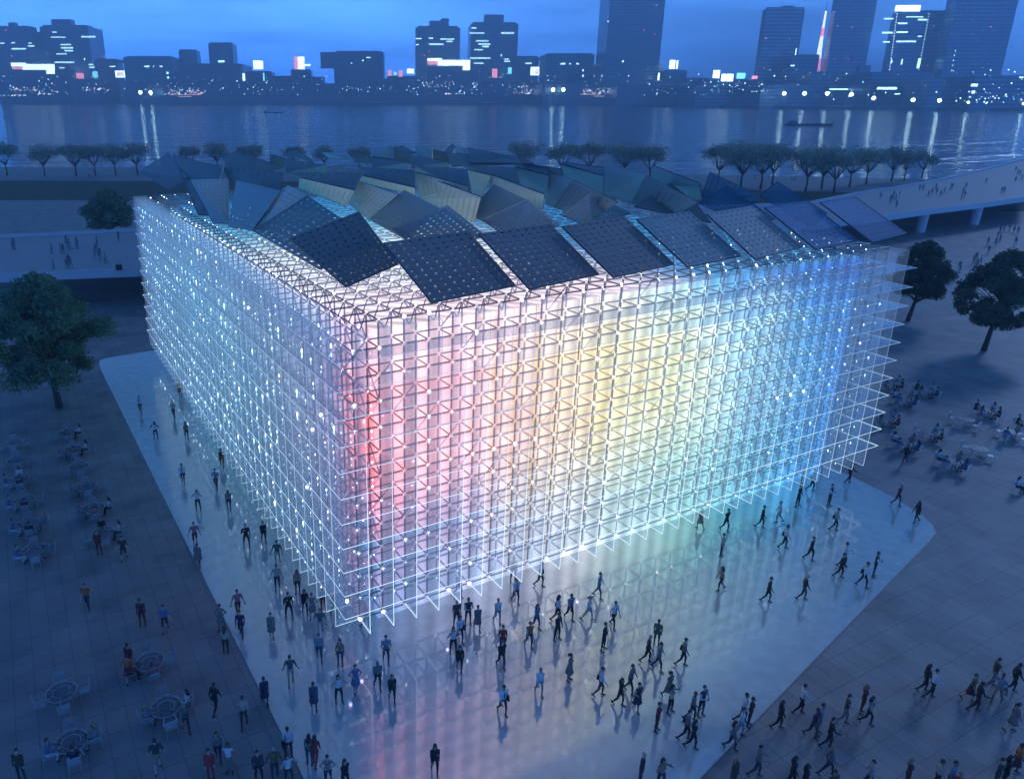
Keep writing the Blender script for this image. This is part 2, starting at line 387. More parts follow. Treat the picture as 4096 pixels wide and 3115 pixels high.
# emissive walls added inside the frame, coloured glow painted in by position
def glow_wall_mat(name, which):
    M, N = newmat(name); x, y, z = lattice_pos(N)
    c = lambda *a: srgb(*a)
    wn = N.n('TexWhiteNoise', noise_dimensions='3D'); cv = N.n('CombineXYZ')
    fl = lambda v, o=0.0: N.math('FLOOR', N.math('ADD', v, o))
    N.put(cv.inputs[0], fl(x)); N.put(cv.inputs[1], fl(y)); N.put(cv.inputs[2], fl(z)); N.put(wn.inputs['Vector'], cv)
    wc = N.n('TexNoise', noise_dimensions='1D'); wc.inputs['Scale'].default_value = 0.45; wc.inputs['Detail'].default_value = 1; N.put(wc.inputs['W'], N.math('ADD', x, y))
    per = N.math('COSINE', N.math('MULTIPLY', N.math('ADD', N.math('ADD', x, y), -2.95), 6.28319))      # bright stripe painted into each bay, to streak the floor reflection
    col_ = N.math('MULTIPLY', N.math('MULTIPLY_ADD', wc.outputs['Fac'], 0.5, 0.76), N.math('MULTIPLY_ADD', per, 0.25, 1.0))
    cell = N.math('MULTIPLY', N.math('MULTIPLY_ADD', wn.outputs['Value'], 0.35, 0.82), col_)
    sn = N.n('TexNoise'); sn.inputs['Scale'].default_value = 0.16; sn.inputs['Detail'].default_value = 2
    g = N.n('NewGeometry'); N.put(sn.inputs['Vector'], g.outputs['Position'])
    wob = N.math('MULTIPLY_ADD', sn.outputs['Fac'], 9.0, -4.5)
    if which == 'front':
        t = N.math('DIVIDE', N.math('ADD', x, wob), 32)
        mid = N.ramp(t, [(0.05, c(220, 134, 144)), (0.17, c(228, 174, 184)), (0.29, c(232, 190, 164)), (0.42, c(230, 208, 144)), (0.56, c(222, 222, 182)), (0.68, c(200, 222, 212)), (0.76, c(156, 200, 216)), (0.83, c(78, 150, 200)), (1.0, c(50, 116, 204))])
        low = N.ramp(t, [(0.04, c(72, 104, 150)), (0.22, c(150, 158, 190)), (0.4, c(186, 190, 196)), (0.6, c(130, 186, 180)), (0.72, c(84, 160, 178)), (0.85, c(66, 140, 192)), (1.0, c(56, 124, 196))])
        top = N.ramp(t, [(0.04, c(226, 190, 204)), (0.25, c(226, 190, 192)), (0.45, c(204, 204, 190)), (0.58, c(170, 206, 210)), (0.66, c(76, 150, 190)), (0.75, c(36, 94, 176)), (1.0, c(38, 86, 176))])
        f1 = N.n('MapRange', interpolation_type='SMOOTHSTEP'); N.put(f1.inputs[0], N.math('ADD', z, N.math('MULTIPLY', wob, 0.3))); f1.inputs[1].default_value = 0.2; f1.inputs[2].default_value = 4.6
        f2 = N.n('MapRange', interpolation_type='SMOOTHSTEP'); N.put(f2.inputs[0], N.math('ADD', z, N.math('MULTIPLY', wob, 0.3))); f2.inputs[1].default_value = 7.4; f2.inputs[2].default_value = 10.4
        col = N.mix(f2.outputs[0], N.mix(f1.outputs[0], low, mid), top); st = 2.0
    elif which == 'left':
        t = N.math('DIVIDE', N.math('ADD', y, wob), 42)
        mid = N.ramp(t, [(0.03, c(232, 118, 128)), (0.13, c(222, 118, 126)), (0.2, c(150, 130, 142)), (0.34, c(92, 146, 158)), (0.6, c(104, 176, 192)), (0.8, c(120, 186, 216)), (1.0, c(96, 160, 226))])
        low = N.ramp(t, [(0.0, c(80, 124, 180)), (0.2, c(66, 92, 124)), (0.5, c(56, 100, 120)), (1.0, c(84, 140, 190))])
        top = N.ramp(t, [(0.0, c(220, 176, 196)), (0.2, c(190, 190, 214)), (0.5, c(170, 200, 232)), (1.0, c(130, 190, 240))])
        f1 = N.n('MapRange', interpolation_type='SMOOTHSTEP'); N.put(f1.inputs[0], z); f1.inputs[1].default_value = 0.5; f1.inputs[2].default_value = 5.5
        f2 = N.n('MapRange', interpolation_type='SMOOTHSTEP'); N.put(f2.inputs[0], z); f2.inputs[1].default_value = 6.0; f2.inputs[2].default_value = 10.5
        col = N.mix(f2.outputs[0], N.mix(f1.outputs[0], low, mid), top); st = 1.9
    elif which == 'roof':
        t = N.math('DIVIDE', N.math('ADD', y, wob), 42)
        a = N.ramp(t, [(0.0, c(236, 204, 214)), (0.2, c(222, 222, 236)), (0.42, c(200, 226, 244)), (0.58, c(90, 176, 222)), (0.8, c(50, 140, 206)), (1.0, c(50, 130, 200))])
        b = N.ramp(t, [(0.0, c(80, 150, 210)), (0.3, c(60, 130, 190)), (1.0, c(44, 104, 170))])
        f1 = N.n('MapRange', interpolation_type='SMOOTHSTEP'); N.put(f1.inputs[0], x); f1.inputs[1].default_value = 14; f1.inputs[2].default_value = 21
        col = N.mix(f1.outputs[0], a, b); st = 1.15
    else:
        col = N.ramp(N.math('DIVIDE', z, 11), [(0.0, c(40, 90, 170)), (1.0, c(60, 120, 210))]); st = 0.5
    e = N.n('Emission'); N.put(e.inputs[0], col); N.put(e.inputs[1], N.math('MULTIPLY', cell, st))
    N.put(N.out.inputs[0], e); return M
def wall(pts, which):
    mb = MB(); mb.quad(*[P(*p) for p in pts]); hb(mb, 'painted_glow_wall', glow_wall_mat('painted wall glow ' + which, which), label={'front': 'pink, yellow and blue painted glow wall', 'left': 'cool white painted glow wall', 'roof': 'glowing roof deck', 'right': 'blue painted glow wall', 'back': 'blue painted glow wall'}[which])
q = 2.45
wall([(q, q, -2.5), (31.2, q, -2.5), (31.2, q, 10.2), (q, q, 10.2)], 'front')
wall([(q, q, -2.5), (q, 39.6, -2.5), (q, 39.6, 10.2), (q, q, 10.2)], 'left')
wall([(31.2, q, -2.5), (31.2, 39.6, -2.5), (31.2, 39.6, 10.2), (31.2, q, 10.2)], 'right')  # unseen emissive wall, added to throw blue light on the ground
wall([(q, 39.6, -2.5), (31.2, 39.6, -2.5), (31.2, 39.6, 10.2), (q, 39.6, 10.2)], 'back')  # unseen too, added for blue light behind the hall
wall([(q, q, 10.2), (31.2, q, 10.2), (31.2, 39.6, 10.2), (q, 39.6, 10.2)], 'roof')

# LED points on the nodes
MLED = [emis('led cool', (0.72, 0.92, 1.0), 5.0), emis('led warm', (1.0, 0.95, 0.78), 5.0), emis('led mint', (0.75, 1.0, 0.9), 4.0), emis('led violet', (0.55, 0.5, 1.0), 9.0), emis('led glint', (0.62, 0.92, 1.0), 6.0), emis('warm led glint', (1.0, 0.97, 0.7), 6.0)]
leds = []
rl = random.Random(11)
for i in range(1, 32):
    for k in range(-1, 12):
        for yy, sc in ((1, 1.0), (2, 0.62)):
            if rl.random() < (0.55 if yy == 1 else 0.8):
                r = (0.022 + 0.034 * rl.random() ** 2) * sc
                w = 1 if 4 < i < 22 and rl.random() < 0.6 else (2 if rl.random() < 0.3 else 0)
                leds.append(((i + rl.uniform(-.04, .04), yy - 0.06, k + rl.uniform(-.04, .04)), r, 1.0, w))
for (i, k) in ((1, -1), (2, -1), (5, -1), (6, -1), (4, 11), (3, 11), (8, 11), (9, 11), (25, 4), (26, 4), (24, 4), (12, -1)): leds.append(((i, 0.95, k), 0.07, 1.0, 3))
for j in range(1, 42):
    for k in range(-1, 11):
        for off in (0.1, .6):
            if rl.random() < (0.62 if off < .3 else .15):
                leds.append(((0.42 + rl.uniform(-.05, .05), j + 0.5, k + off + rl.uniform(-.06, .06)), 0.014 + 0.022 * rl.random() ** 2, 3.4, 4 if rl.random() < .75 or j > 22 else 5))
        if rl.random() < .7: leds.append(((1.9, j + .5, k + .35), 0.02 + .03 * rl.random(), 1.2, 4))
for (j, k) in ((5, 3), (12, 9), (3, 7), (4, 6), (1, 0)): leds.append(((0.5, j, k), 0.07, 1.0, 3))
for i in range(1, 31):
    for j in range(1, 41):
        if (i < 7 or j < 9) and rl.random() < 0.5: leds.append(((i, j, 11.05), 0.02 + 0.035 * rl.random() ** 2, 1.0, 0 if rl.random() < .7 else 1))
camb = Vector((CB[0], CB[1], CB[2]))
leds.sort(key=lambda L: -L[1] * (L[2] ** .5) / (Vector(L[0]) - camb).length)
for n_, (p, r, zs, w) in enumerate(leds[:100]):
    mb = MB(); mb.ball(P(*p), r * S, zs); hb(mb, 'led_light', MLED[w])
for w in range(6):
    mb = MB()
    for (p, r, zs, ww) in leds[100:]:
        if ww == w: mb.octa(P(*p), r * 1.12 * S, zs)
    if mb.V: hb(mb, 'led_light', MLED[w], kind='stuff')
# ------------------------------------------------------------------ tilted perforated roof panels
def panel_mat(name, col, rough, see=0.0):
    M, N = newmat(name)
    uv = N.n('UVMap'); s = N.n('SeparateXYZ'); N.put(s.inputs[0], uv)
    def cell(v, n): return N.math('ABSOLUTE', N.math('SUBTRACT', N.math('FRACT', N.math('MULTIPLY', v, n)), 0.5))
    a = cell(s.outputs[0], 11); b = cell(s.outputs[1], 9)
    h = N.math('MULTIPLY', N.math('LESS_THAN', a, 0.16), N.math('LESS_THAN', b, 0.13))
    inside = N.math('MULTIPLY', N.math('LESS_THAN', N.math('ABSOLUTE', N.math('SUBTRACT', s.outputs[0], .5)), 0.5 - 0.5 / 11 * 0.4), N.math('LESS_THAN', N.math('ABSOLUTE', N.math('SUBTRACT', s.outputs[1], .5)), 0.5 - 0.02))
    p = N.n('BsdfPrincipled'); p.inputs['Roughness'].default_value = rough + .15; p.inputs['Specular IOR Level'].default_value = 0.25
    n = N.n('TexNoise'); n.inputs['Scale'].default_value = 0.8; n.inputs['Detail'].default_value = 4
    N.put(p.inputs['Base Color'], N.mix(n.outputs['Fac'], tuple(c * .7 for c in col), tuple(c * 1.3 for c in col)))
    t = N.n('BsdfTransparent'); mx = N.n('MixShader'); N.put(mx.inputs[0], N.math('MAXIMUM', N.math('MULTIPLY', h, inside), see)); N.put(mx.inputs[1], p); N.put(mx.inputs[2], t)
    N.put(N.out.inputs[0], mx); return M
MP_DARK = panel_mat('dark perforated metal', (0.18, 0.165, 0.16), 0.42, 0.06)
MP_BLUE = panel_mat('blue perforated metal', (0.20, 0.245, 0.25), 0.42, 0.2)
MP_LIT_UNDER = panel_mat('perforated metal painted lit', (0.34, 0.40, 0.39), 0.5, 0.12)  # paler copy of the metal: light from below put into the colour
MP_SEE = panel_mat('see-through blue mesh', (0.06, 0.19, 0.32), 0.5, 0.42)
MP_EDGE = mat('panel edge', (0.05, 0.05, 0.06), 0.4)
def cA(x, y): return (x / 1.617, 560 + y / 1.617)
def cB(x, y): return (1366 + x / 1.617, 560 + y / 1.617)
def cC(x, y): return (2732 + x / 1.6195, 560 + y / 1.6195)
def cD(x, y): return (540 + x / 2.008, 580 + y / 2.008)
def cE(x, y): return (1400 + x / 2.008, 560 + y / 2.008)
def cF(x, y): return (2300 + x / 1.578, 600 + y / 1.578)
def roof_panel(crop, pts, zs, M):
    """pts: corners in order; each corner stands at its own height zs (bays)"""
    q = [Vector(bz(*crop(*p), z)) for p, z in zip(pts, zs)]
    if (q[1] - q[0]).cross(q[3] - q[0]).z < 0: q = [q[0], q[3], q[2], q[1]]
    nrm = (q[2] - q[0]).cross(q[3] - q[1]).normalized() * 0.05
    V = [v + nrm for v in q] + [v - nrm for v in q]
    F = [(0, 1, 2, 3), (7, 6, 5, 4)] + [(i, 4 + i, 4 + (i + 1) % 4, (i + 1) % 4) for i in range(4)]
    o = mesh_obj('roof_panel', V, F, [M, MP_EDGE], HALL, [0, 0, 1, 1, 1, 1])
    o.matrix_parent_inverse = Matrix.Translation(-INV)
    ul = o.data.uv_layers.new(name='UVMap'); uvs = [(0, 0), (1, 0), (1, 1), (0, 1)]
    for f in o.data.polygons:
        for li, vi in zip(f.loop_indices, f.vertices): ul.data[li].uv = uvs[vi % 4] if f.index < 2 else (0, 0)
    return o
D_, B_, L_, S_ = MP_DARK, MP_BLUE, MP_LIT_UNDER, MP_SEE
ROOF = [
 # front row along the glass
 (cB, [(270,668),(820,595),(1125,943),(582,1053)], (13.25,13.25,11.7,11.7), D_),
 (cB, [(885,610),(1350,548),(1665,870),(1215,967)], (13.25,13.25,11.7,11.7), D_),
 (cB, [(1425,562),(1830,500),(2150,805),(1758,890)], (13.25,13.25,11.7,11.7), D_),
 (cC, [(-305,513),(40,465),(375,752),(30,825)], (13.25,13.25,11.7,11.7), B_),
 (cC, [(150,480),(445,430),(770,695),(465,772)], (13.25,13.25,11.7,11.7), B_),
 (cC, [(525,440),(805,398),(1130,652),(860,710)], (13.25,13.25,11.7,11.7), S_),
 (cC, [(885,405),(1118,370),(1447,607),(1225,665)], (13.25,13.25,11.7,11.7), S_),
 (cD, [(1240,755),(1800,540),(2115,955),(1690,1142)], (12.6,13.6,12.3,11.6), D_),
 # second row
 (cD, [(945,692),(1385,410),(1950,790),(1480,1000)], (11.6,13.2,12.6,11.3), B_),
 (cE, [(325,715),(783,528),(1090,770),(620,930)], (12.4,13.5,12.2,11.5), B_),
 (cE, [(1050,645),(1420,475),(1690,690),(1290,800)], (12.2,13.4,12.1,11.5), B_),
 (cE, [(1690,605),(1925,425),(2260,590),(1950,720)], (12.2,13.4,12.1,11.5), B_),
 (cF, [(370,360),(600,210),(770,345),(860,460)], (12.2,13.2,12.4,11.6), B_),
 (cF, [(770,335),(965,230),(1262,435),(1080,480)], (12.2,13.2,12.1,11.5), S_),
 (cF, [(1160,290),(1280,200),(1592,400),(1490,490)], (12.2,13.2,12.1,11.5), S_),
 # third row, standing steeper, with undersides painted as lit between
 (cE, [(155,640),(440,403),(720,552),(440,800)], (11.6,13.6,13.2,11.4), B_),
 (cE, [(935,600),(1160,360),(1425,485),(1150,690)], (11.7,13.6,13.2,11.6), B_),
 (cE, [(1640,545),(1800,322),(2150,500),(1960,640)], (11.7,13.6,13.2,11.6), B_),
 (cF, [(360,330),(450,160),(775,330),(640,410)], (11.8,13.7,13.3,11.9), B_),
 (cF, [(798,295),(850,140),(1165,290),(1160,335)], (12.1,13.7,13.3,12.2), S_),
 (cD, [(815,288),(1170,372),(945,692),(750,655)], (13.6,13.4,11.4,11.4), L_),
 (cD, [(440,285),(748,275),(755,630),(630,632)], (13.6,13.4,11.4,11.4), L_),
 (cD, [(1225,325),(1390,412),(1000,690),(955,660)], (13.6,13.0,11.5,11.5), L_),
 (cE, [(-60,470),(85,335),(390,440),(155,645)], (11.8,13.6,13.4,11.4), L_),
 (cE, [(625,300),(1055,460),(1000,665),(575,470)], (13.6,13.3,11.4,12.0), L_),
 (cE, [(1135,280),(1560,435),(1552,560),(1110,420)], (13.6,13.3,11.6,12.2), L_),
 (cE, [(1600,245),(1798,322),(1640,542),(1570,515)], (13.8,13.4,11.6,11.6), L_),
 (cF, [(178,88),(455,155),(390,352),(182,285)], (14.0,13.7,11.6,12.0), L_),
 (cF, [(488,97),(785,210),(803,325),(478,240)], (14.0,13.7,11.8,12.4), L_),
 # fourth row
 (cD, [(1325,262),(1765,365),(1700,500),(1315,348)], (13.7,13.5,12.2,12.4), L_),
 (cE, [(80,280),(520,382),(525,442),(85,335)], (13.7,13.5,12.6,12.8), L_),
 (cE, [(525,258),(945,372),(945,422),(555,462)], (13.8,13.6,12.8,12.2), L_),
 (cE, [(940,237),(1135,285),(1065,460),(985,440)], (13.9,13.7,12.0,12.0), L_),
 (cE, [(1330,220),(1597,285),(1588,432),(1368,350)], (14.0,13.7,12.2,12.6), L_),
 (cE, [(1693,195),(2035,288),(2032,438),(1722,300)], (14.1,13.8,12.2,12.8), L_),
 # dark blue rows toward the river
 (cD, [(30,217),(270,65),(430,270),(275,366)], (12.0,14.0,13.0,11.5), B_),
 (cD, [(300,82),(712,180),(590,565),(505,562)], (14.0,13.9,11.5,11.5), B_),
 (cD, [(712,92),(820,52),(1190,180),(760,290)], (13.7,14.2,13.8,13.0), B_),
 (cD, [(705,180),(1200,225),(1165,380),(755,290)], (13.8,13.8,12.9,13.0), B_),
 (cD, [(1190,225),(1830,225),(1765,370),(1325,265)], (13.9,14.0,13.3,13.4), B_),
 (cE, [(60,215),(525,250),(520,384),(80,285)], (13.9,14.0,13.3,13.4), B_),
 (cE, [(525,212),(945,238),(978,428),(525,262)], (14.0,14.0,12.9,13.5), B_),
 (cE, [(900,205),(1330,220),(1368,355),(945,240)], (14.0,14.0,13.2,13.6), B_),
 (cE, [(1320,190),(1590,225),(1595,290),(1330,222)], (14.1,14.0,13.6,13.8), B_),
 (cE, [(1385,188),(1700,235),(1715,285),(1400,228)], (14.2,14.0,13.6,13.8), B_),
 (cE, [(1718,180),(2036,222),(2036,292),(1700,200)], (14.3,14.1,13.6,14.0), B_),
 (cD, [(1085,78),(1205,110),(1200,180),(1080,165)], (14.3,14.1,13.4,13.5), D_),
 (cD, [(1200,112),(1545,165),(1540,225),(1215,225)], (14.1,14.0,13.4,13.4), B_),
 (cE, [(38,92),(160,130),(160,190),(40,178)], (14.4,14.2,13.6,13.6), D_),
 (cE, [(150,133),(465,185),(470,225),(182,222)], (14.2,14.1,13.6,13.6), B_),
 (cE, [(355,84),(480,115),(490,195),(358,172)], (14.5,14.3,13.6,13.7), D_),
 (cE, [(468,120),(790,185),(800,225),(495,225)], (14.3,14.1,13.7,13.7), B_),
 (cE, [(655,74),(790,102),(795,185),(658,160)], (14.6,14.4,13.7,13.8), D_),
 (cE, [(775,105),(1345,142),(1480,190),(815,210)], (14.4,14.3,14.0,13.8), B_),
 (cE, [(942,64),(1345,142),(1372,190),(965,185)], (14.8,14.4,14.0,14.0), B_),
 (cE, [(757,95),(820,35),(858,58),(795,112)], (14.2,14.8,14.7,14.3), B_),
 (cE, [(850,50),(942,66),(955,132),(850,105)], (14.8,14.7,14.2,14.3), L_),
 (cE, [(370,85),(420,46),(530,100),(480,118)], (14.3,14.7,14.4,14.2), B_),
 (cE, [(528,54),(660,78),(662,155),(525,112)], (14.7,14.6,14.0,14.2), L_),
 (cE, [(185,62),(350,75),(358,160),(180,135)], (14.6,14.5,13.9,14.0), L_),
 (cD, [(1205,60),(1290,45),(1420,120),(1430,150)], (14.2,14.5,14.2,13.9), B_),
 (cD, [(1500,60),(1720,70),(1765,130),(1560,110)], (14.5,14.6,14.2,14.1), L_),
]
for args in ROOF: roof_panel(*args)

# ------------------------------------------------------------------ foot bridge behind the hall
MDECK = mat('bridge deck', (0.29, 0.30, 0.34), 0.6, vary=0.15, bscale=0.3); MKERB = mat('bridge parapet', (0.42, 0.42, 0.45), 0.6)
ZB = (1.2 + 2.5) * S
LF = [(-40, 516), (0, 513), (145, 507), (290, 500)]; LN = [(-40, 602), (0, 599), (145, 592), (300, 586)]
RF = [(1740, 441), (1850, 419), (1930, 407), (2000, 395), (2060, 383), (2120, 369), (2170, 356), (2225, 340)]
RN = [(1760, 486), (1845, 477), (1900, 471), (1960, 462), (2020, 454), (2080, 447), (2140, 439), (2225, 427)]
vf = lambda p: Vector(on_z(p[0] * VW, p[1] * VW, ZB))
fa = [vf(p) for p in LF] + [vf(p) for p in RF]; na = [vf(p) for p in LN] + [vf(p) for p in RN]
BR = empty('foot_bridge', ((fa[3] + na[3]) / 2).to_tuple()[:2] + (0,)); tag(BR, 'long pale foot bridge curving past the back of the glass pavilion on slim piers', 'foot bridge')
bi = Matrix.Translation(-BR.location)
n = len(fa); th = 0.55
mb = MB()
mb.V = [tuple(v) for v in fa] + [tuple(v) for v in na] + [(v.x, v.y, v.z - th) for v in fa] + [(v.x, v.y, v.z - th) for v in na]
for i in range(n - 1):
    mb.F += [(i, n + i, n + i + 1, i + 1), (2 * n + i + 1, 3 * n + i + 1, 3 * n + i, 2 * n + i), (n + i, 3 * n + i, 3 * n + i + 1, n + i + 1), (i + 1, 2 * n + i + 1, 2 * n + i, i)]
mb.mi = [0] * len(mb.F); o = mb.build('deck', MDECK, BR); o.matrix_parent_inverse = bi
for line in (fa, na):
    mb = MB()
    for a, b in zip(line, line[1:]):
        d = (b - a).normalized(); s_ = Vector((-d.y, d.x, 0)) * 0.22
        q = [a + s_, a - s_, b - s_, b + s_]
        mb.hexa([(v.x, v.y, v.z - th - 0.1) for v in q[::-1]] + [(v.x, v.y, v.z + 0.55) for v in q[::-1]])
    o = mb.build('parapet', MKERB, BR); o.matrix_parent_inverse = bi
for p in ((1995, 451), (2112, 437)):
    c = Vector(on_z(p[0] * VW, p[1] * VW, ZB)); mb = MB()
    mb.tube([(c.x, c.y, 0), (c.x, c.y, ZB - th)], [0.95, 1.15], 14); o = mb.build('pier', MKERB, BR); o.matrix_parent_inverse = bi
c = Vector(on_z(258 * VW, 590 * VW, ZB)); mb = MB(); mb.box(-.4, .4, -.35, .35, -.45, .3); mb.box(-.3, .3, -.38, -.35, -.3, .15)
tag(mb.build('control_box', mat('black box', (0.012, 0.012, 0.014), 0.5), loc=(c.x, c.y, c.z + 0.95)), 'small black box fixed on the near parapet of the bridge', 'box')

# ------------------------------------------------------------------ trees
MBARK = mat('bark', (0.035, 0.028, 0.024), 0.95, bump=0.6, bscale=6)
def leaf_mat(name, a, b):
    M, N = newmat(name)
    g = N.n('ObjectInfo'); nz_ = N.n('TexNoise'); nz_.inputs['Scale'].default_value = 0.7; nz_.inputs['Detail'].default_value = 4
    t = N.n('TexCoord'); N.put(nz_.inputs['Vector'], t.outputs['Object'])
    c = N.ramp(nz_.outputs['Fac'], [(0.35, a), (0.65, b)])
    d = N.n('BsdfDiffuse'); N.put(d.inputs[0], c); tr = N.n('BsdfTranslucent'); N.put(tr.inputs[0], c)
    mx = N.n('MixShader'); mx.inputs[0].default_value = 0.35; N.put(mx.inputs[1], d); N.put(mx.inputs[2], tr); N.put(N.out.inputs[0], mx); return M
MLEAF = leaf_mat('broad leaves', (0.08, 0.15, 0.10), (0.17, 0.27, 0.16)); MLEAFD = leaf_mat('dark leaves', (0.07, 0.10, 0.07), (0.14, 0.18, 0.11))
MLEAFP = leaf_mat('pale olive leaves', (0.20, 0.23, 0.17), (0.42, 0.44, 0.33))
def leaves(centres, n, size, rg, squash=0.8):
    """many small leaf faces scattered in and on the clumps"""
    C0 = np.array([c[0] for c in centres]); R0 = np.array([c[1] for c in centres])
    pick = rg.choice(len(centres), n, p=R0 ** 2 / np.sum(R0 ** 2))
    d = rg.normal(size=(n, 3)); d /= np.linalg.norm(d, axis=1)[:, None]
    r = R0[pick] * (0.3 + 1.0 * rg.random(n) ** 0.8)
    p = C0[pick] + d * r[:, None] * np.array([1, 1, squash])
    u = rg.normal(size=(n, 3)) + np.array([0, 0, -0.4]); u /= np.linalg.norm(u, axis=1)[:, None]
    w = np.cross(u, rg.normal(size=(n, 3))); w /= np.linalg.norm(w, axis=1)[:, None]
    s = size * (0.6 + 0.8 * rg.random(n))
    V = np.stack([p - u * s[:, None], p + w * (s * .5)[:, None], p + u * s[:, None], p - w * (s * .5)[:, None]], 1).reshape(-1, 3)
    return V, [(4 * i, 4 * i + 1, 4 * i + 2, 4 * i + 3) for i in range(n)]
def broad_tree(loc, H, R, seed, ML, label, lean=0.0, n=9000, trunk=0.3, leaf=0.2):
    rg = np.random.default_rng(seed); o = empty('tree', loc); tag(o, label, 'tree', 'broad plaza trees')
    mb = MB(); tb = H * 0.24; cs = []
    pts = [(0, 0, 0), (lean * .3, 0, H * .12), (lean * .7, 0.05, tb), (lean, 0, H * .45), (lean * 1.1, 0, H * .85)]
    mb.tube(pts, [trunk, trunk * .8, trunk * .7, trunk * .5, trunk * .12], 10)
    for i in range(95):
        t = rg.random(); h = H * (0.30 + 0.62 * t)
        rad = R * (0.95 - 0.75 * max(0, (t - 0.3) / 0.7) ** 1.4 - 0.25 * max(0, (0.3 - t) / 0.3)) * (0.12 + 0.95 * rg.random() ** .6)
        a = rg.random() * 6.283
        e = np.array([lean + math.cos(a) * rad, math.sin(a) * rad, h])
        st = (lean * .9, 0, max(tb * .9, h - rad * 0.7)); md = (np.array(st) + e) / 2 + np.array([0, 0, rad * .08])
        mb.tube([st, tuple(md), tuple(e)], [trunk * .22, trunk * .14, trunk * .05], 5)
        cs.append((e, R * (0.10 + 0.13 * rg.random())))
    cs.append((np.array([lean, 0, H * .93]), R * .15)); cs.append((np.array([lean, 0, H * .62]), R * .3))
    mb.build('trunk', MBARK, o)
    V, F = leaves(cs, n, leaf, rg); mesh_obj('crown', V, F, ML, o)
    return o
def vz(x, y): p = on_z(x * VW, y * VW, 0); return (p[0], p[1], 0)
broad_tree(vz(128, 879), 13.4, 5.7, 1, MLEAF, 'big leafy tree standing beyond the cafe tables on the unlit side', -0.25, 32000, 0.36, 0.18)
broad_tree(vz(1958, 692), 10.9, 3.7, 2, MLEAFD, 'dark tree with bare lower trunk just behind the blue glass corner', 1.2, 21000, 0.3, 0.17)
broad_tree(vz(2122, 756), 12.2, 4.2, 5, MLEAFD, 'dark tree cut by the picture border, beside the upper cafe tables', 0.9, 25000, 0.32, 0.17)
broad_tree(vz(240, 522), 10.8, 5.0, 4, MLEAF, 'round green tree behind the bridge beside the frosted glass end', 0.0, 9000, 0.35, 0.26)
def bank_tree_mesh(seed, H, R):
    rg = np.random.default_rng(seed); mb = MB(); cs = []
    mb.tube([(0, 0, 0), (0.1, 0, H * .2), (0, 0.1, H * .36)], [0.28, 0.22, 0.17], 7)
    for i in range(11):
        a = 6.283 * i / 11 + rg.random() * .6; rr = R * (0.35 + 0.6 * rg.random()); h = H * (0.62 + 0.3 * rg.random())
        e = np.array([math.cos(a) * rr, math.sin(a) * rr, h]); md = np.array([math.cos(a) * rr * .4, math.sin(a) * rr * .4, H * .5])
        mb.tube([(0, 0.1, H * .34), tuple(md), tuple(e)], [0.14, 0.1, 0.04], 5); cs.append((e, R * (0.28 + 0.16 * rg.random())))
    cs.append((np.array([0, 0, H * .85]), R * .5))
    V, F = leaves(cs, 2600, 0.26, rg, 0.7)
    return mb, V, F
BT = []
for sd_, H, R in ((21, 9.5, 5.2), (22, 10.0, 5.8), (23, 9.0, 4.9)):
    mb, V, F = bank_tree_mesh(sd_, H, R); o = empty('riverside_tree', (0, 0, 0)); mb.build('trunk', MBARK, o); mesh_obj('crown', V, F, MLEAFP, o); BT.append((o, H))
tag_used = set()
BANKTREES = [  # photo position of the foot, crown top (both in the 2209 px view)
 (16, 379, 312, 'first slim-stemmed riverside tree cut by the border on the unlit lawn'), (97, 381, 316, 'spreading riverside tree, second of six on the unlit lawn'),
 (165, 381, 314, 'third of six riverside trees on the unlit lawn'), (206, 380, 316, 'fourth of six riverside trees on the unlit lawn'),
 (250, 379, 314, 'fifth of six riverside trees on the unlit lawn'), (297, 378, 312, 'last riverside tree before the dark blue roof peak'),
 (412, 372, 318, 'crown behind the first dark roof peak'), (470, 370, 310, 'taller crown just past the first dark roof peak'), (545, 371, 314, 'crown above the dark roof near the second peak'),
 (636, 370, 318, 'low crown behind the row of dark roof panels'), (700, 370, 317, 'crown above the middle of the dark roof'), (775, 368, 318, 'small crown peeping between dark roof panels'),
 (850, 368, 318, 'crown tip beside the pale back roof panel'), (1128, 378, 309, 'lone boxy crown past the highest roof panel'), (1210, 384, 313, 'crown at the start of the long hedge-like clump'),
 (1270, 384, 312, 'crown in the middle of the long hedge-like clump'), (1345, 388, 312, 'rounded crown in the long clump with twigs below'), (1400, 392, 317, 'last crown of the long clump, thin trunk by the pale roof panel'),
 (1548, 396, 316, 'crown cut by the teal roof panel'), (1597, 412, 311, 'tall riverside tree with forked trunk over the blue roof panel'), (1640, 408, 314, 'riverside tree with spreading limbs over the blue roof panels'),
 (1665, 400, 316, 'riverside tree leaning at the end of the four behind the blue panels'), (1737, 414, 320, 'first tree of the group beside the curving bridge'), (1772, 408, 322, 'second tree of the bridge group with dense crown'),
 (1798, 416, 332, 'short front tree of the bridge group'), (1832, 404, 322, 'crown behind the short front tree of the bridge group'), (1868, 398, 324, 'twin-stemmed tree of the bridge group'),
 (1922, 392, 322, 'tall tree where the bridge passes the lawn'), (1950, 390, 324, 'crown behind the tall tree at the bridge'), (1988, 384, 332, 'small last tree at the bridge by the open water')]
for i, (x, y, top, lab) in enumerate(BANKTREES):
    src, H = BT[i % 3]
    o = src if i < 3 else copy_tree(src)
    o.location = vz(x, y); p = o.location
    dd = (Vector((p.x, p.y)) - Vector((CM[0], CM[1]))).dot(Vector(FH))
    t = at_dist(x * VW, top * VW, dd)
    k = max(0.6, min(1.8, t[2] / H)); o.scale = (k * 0.95, k * 0.95, k); o.rotation_euler = (0, 0, random.random() * 6)
    tag(o, lab, 'tree', 'trees along the river bank')
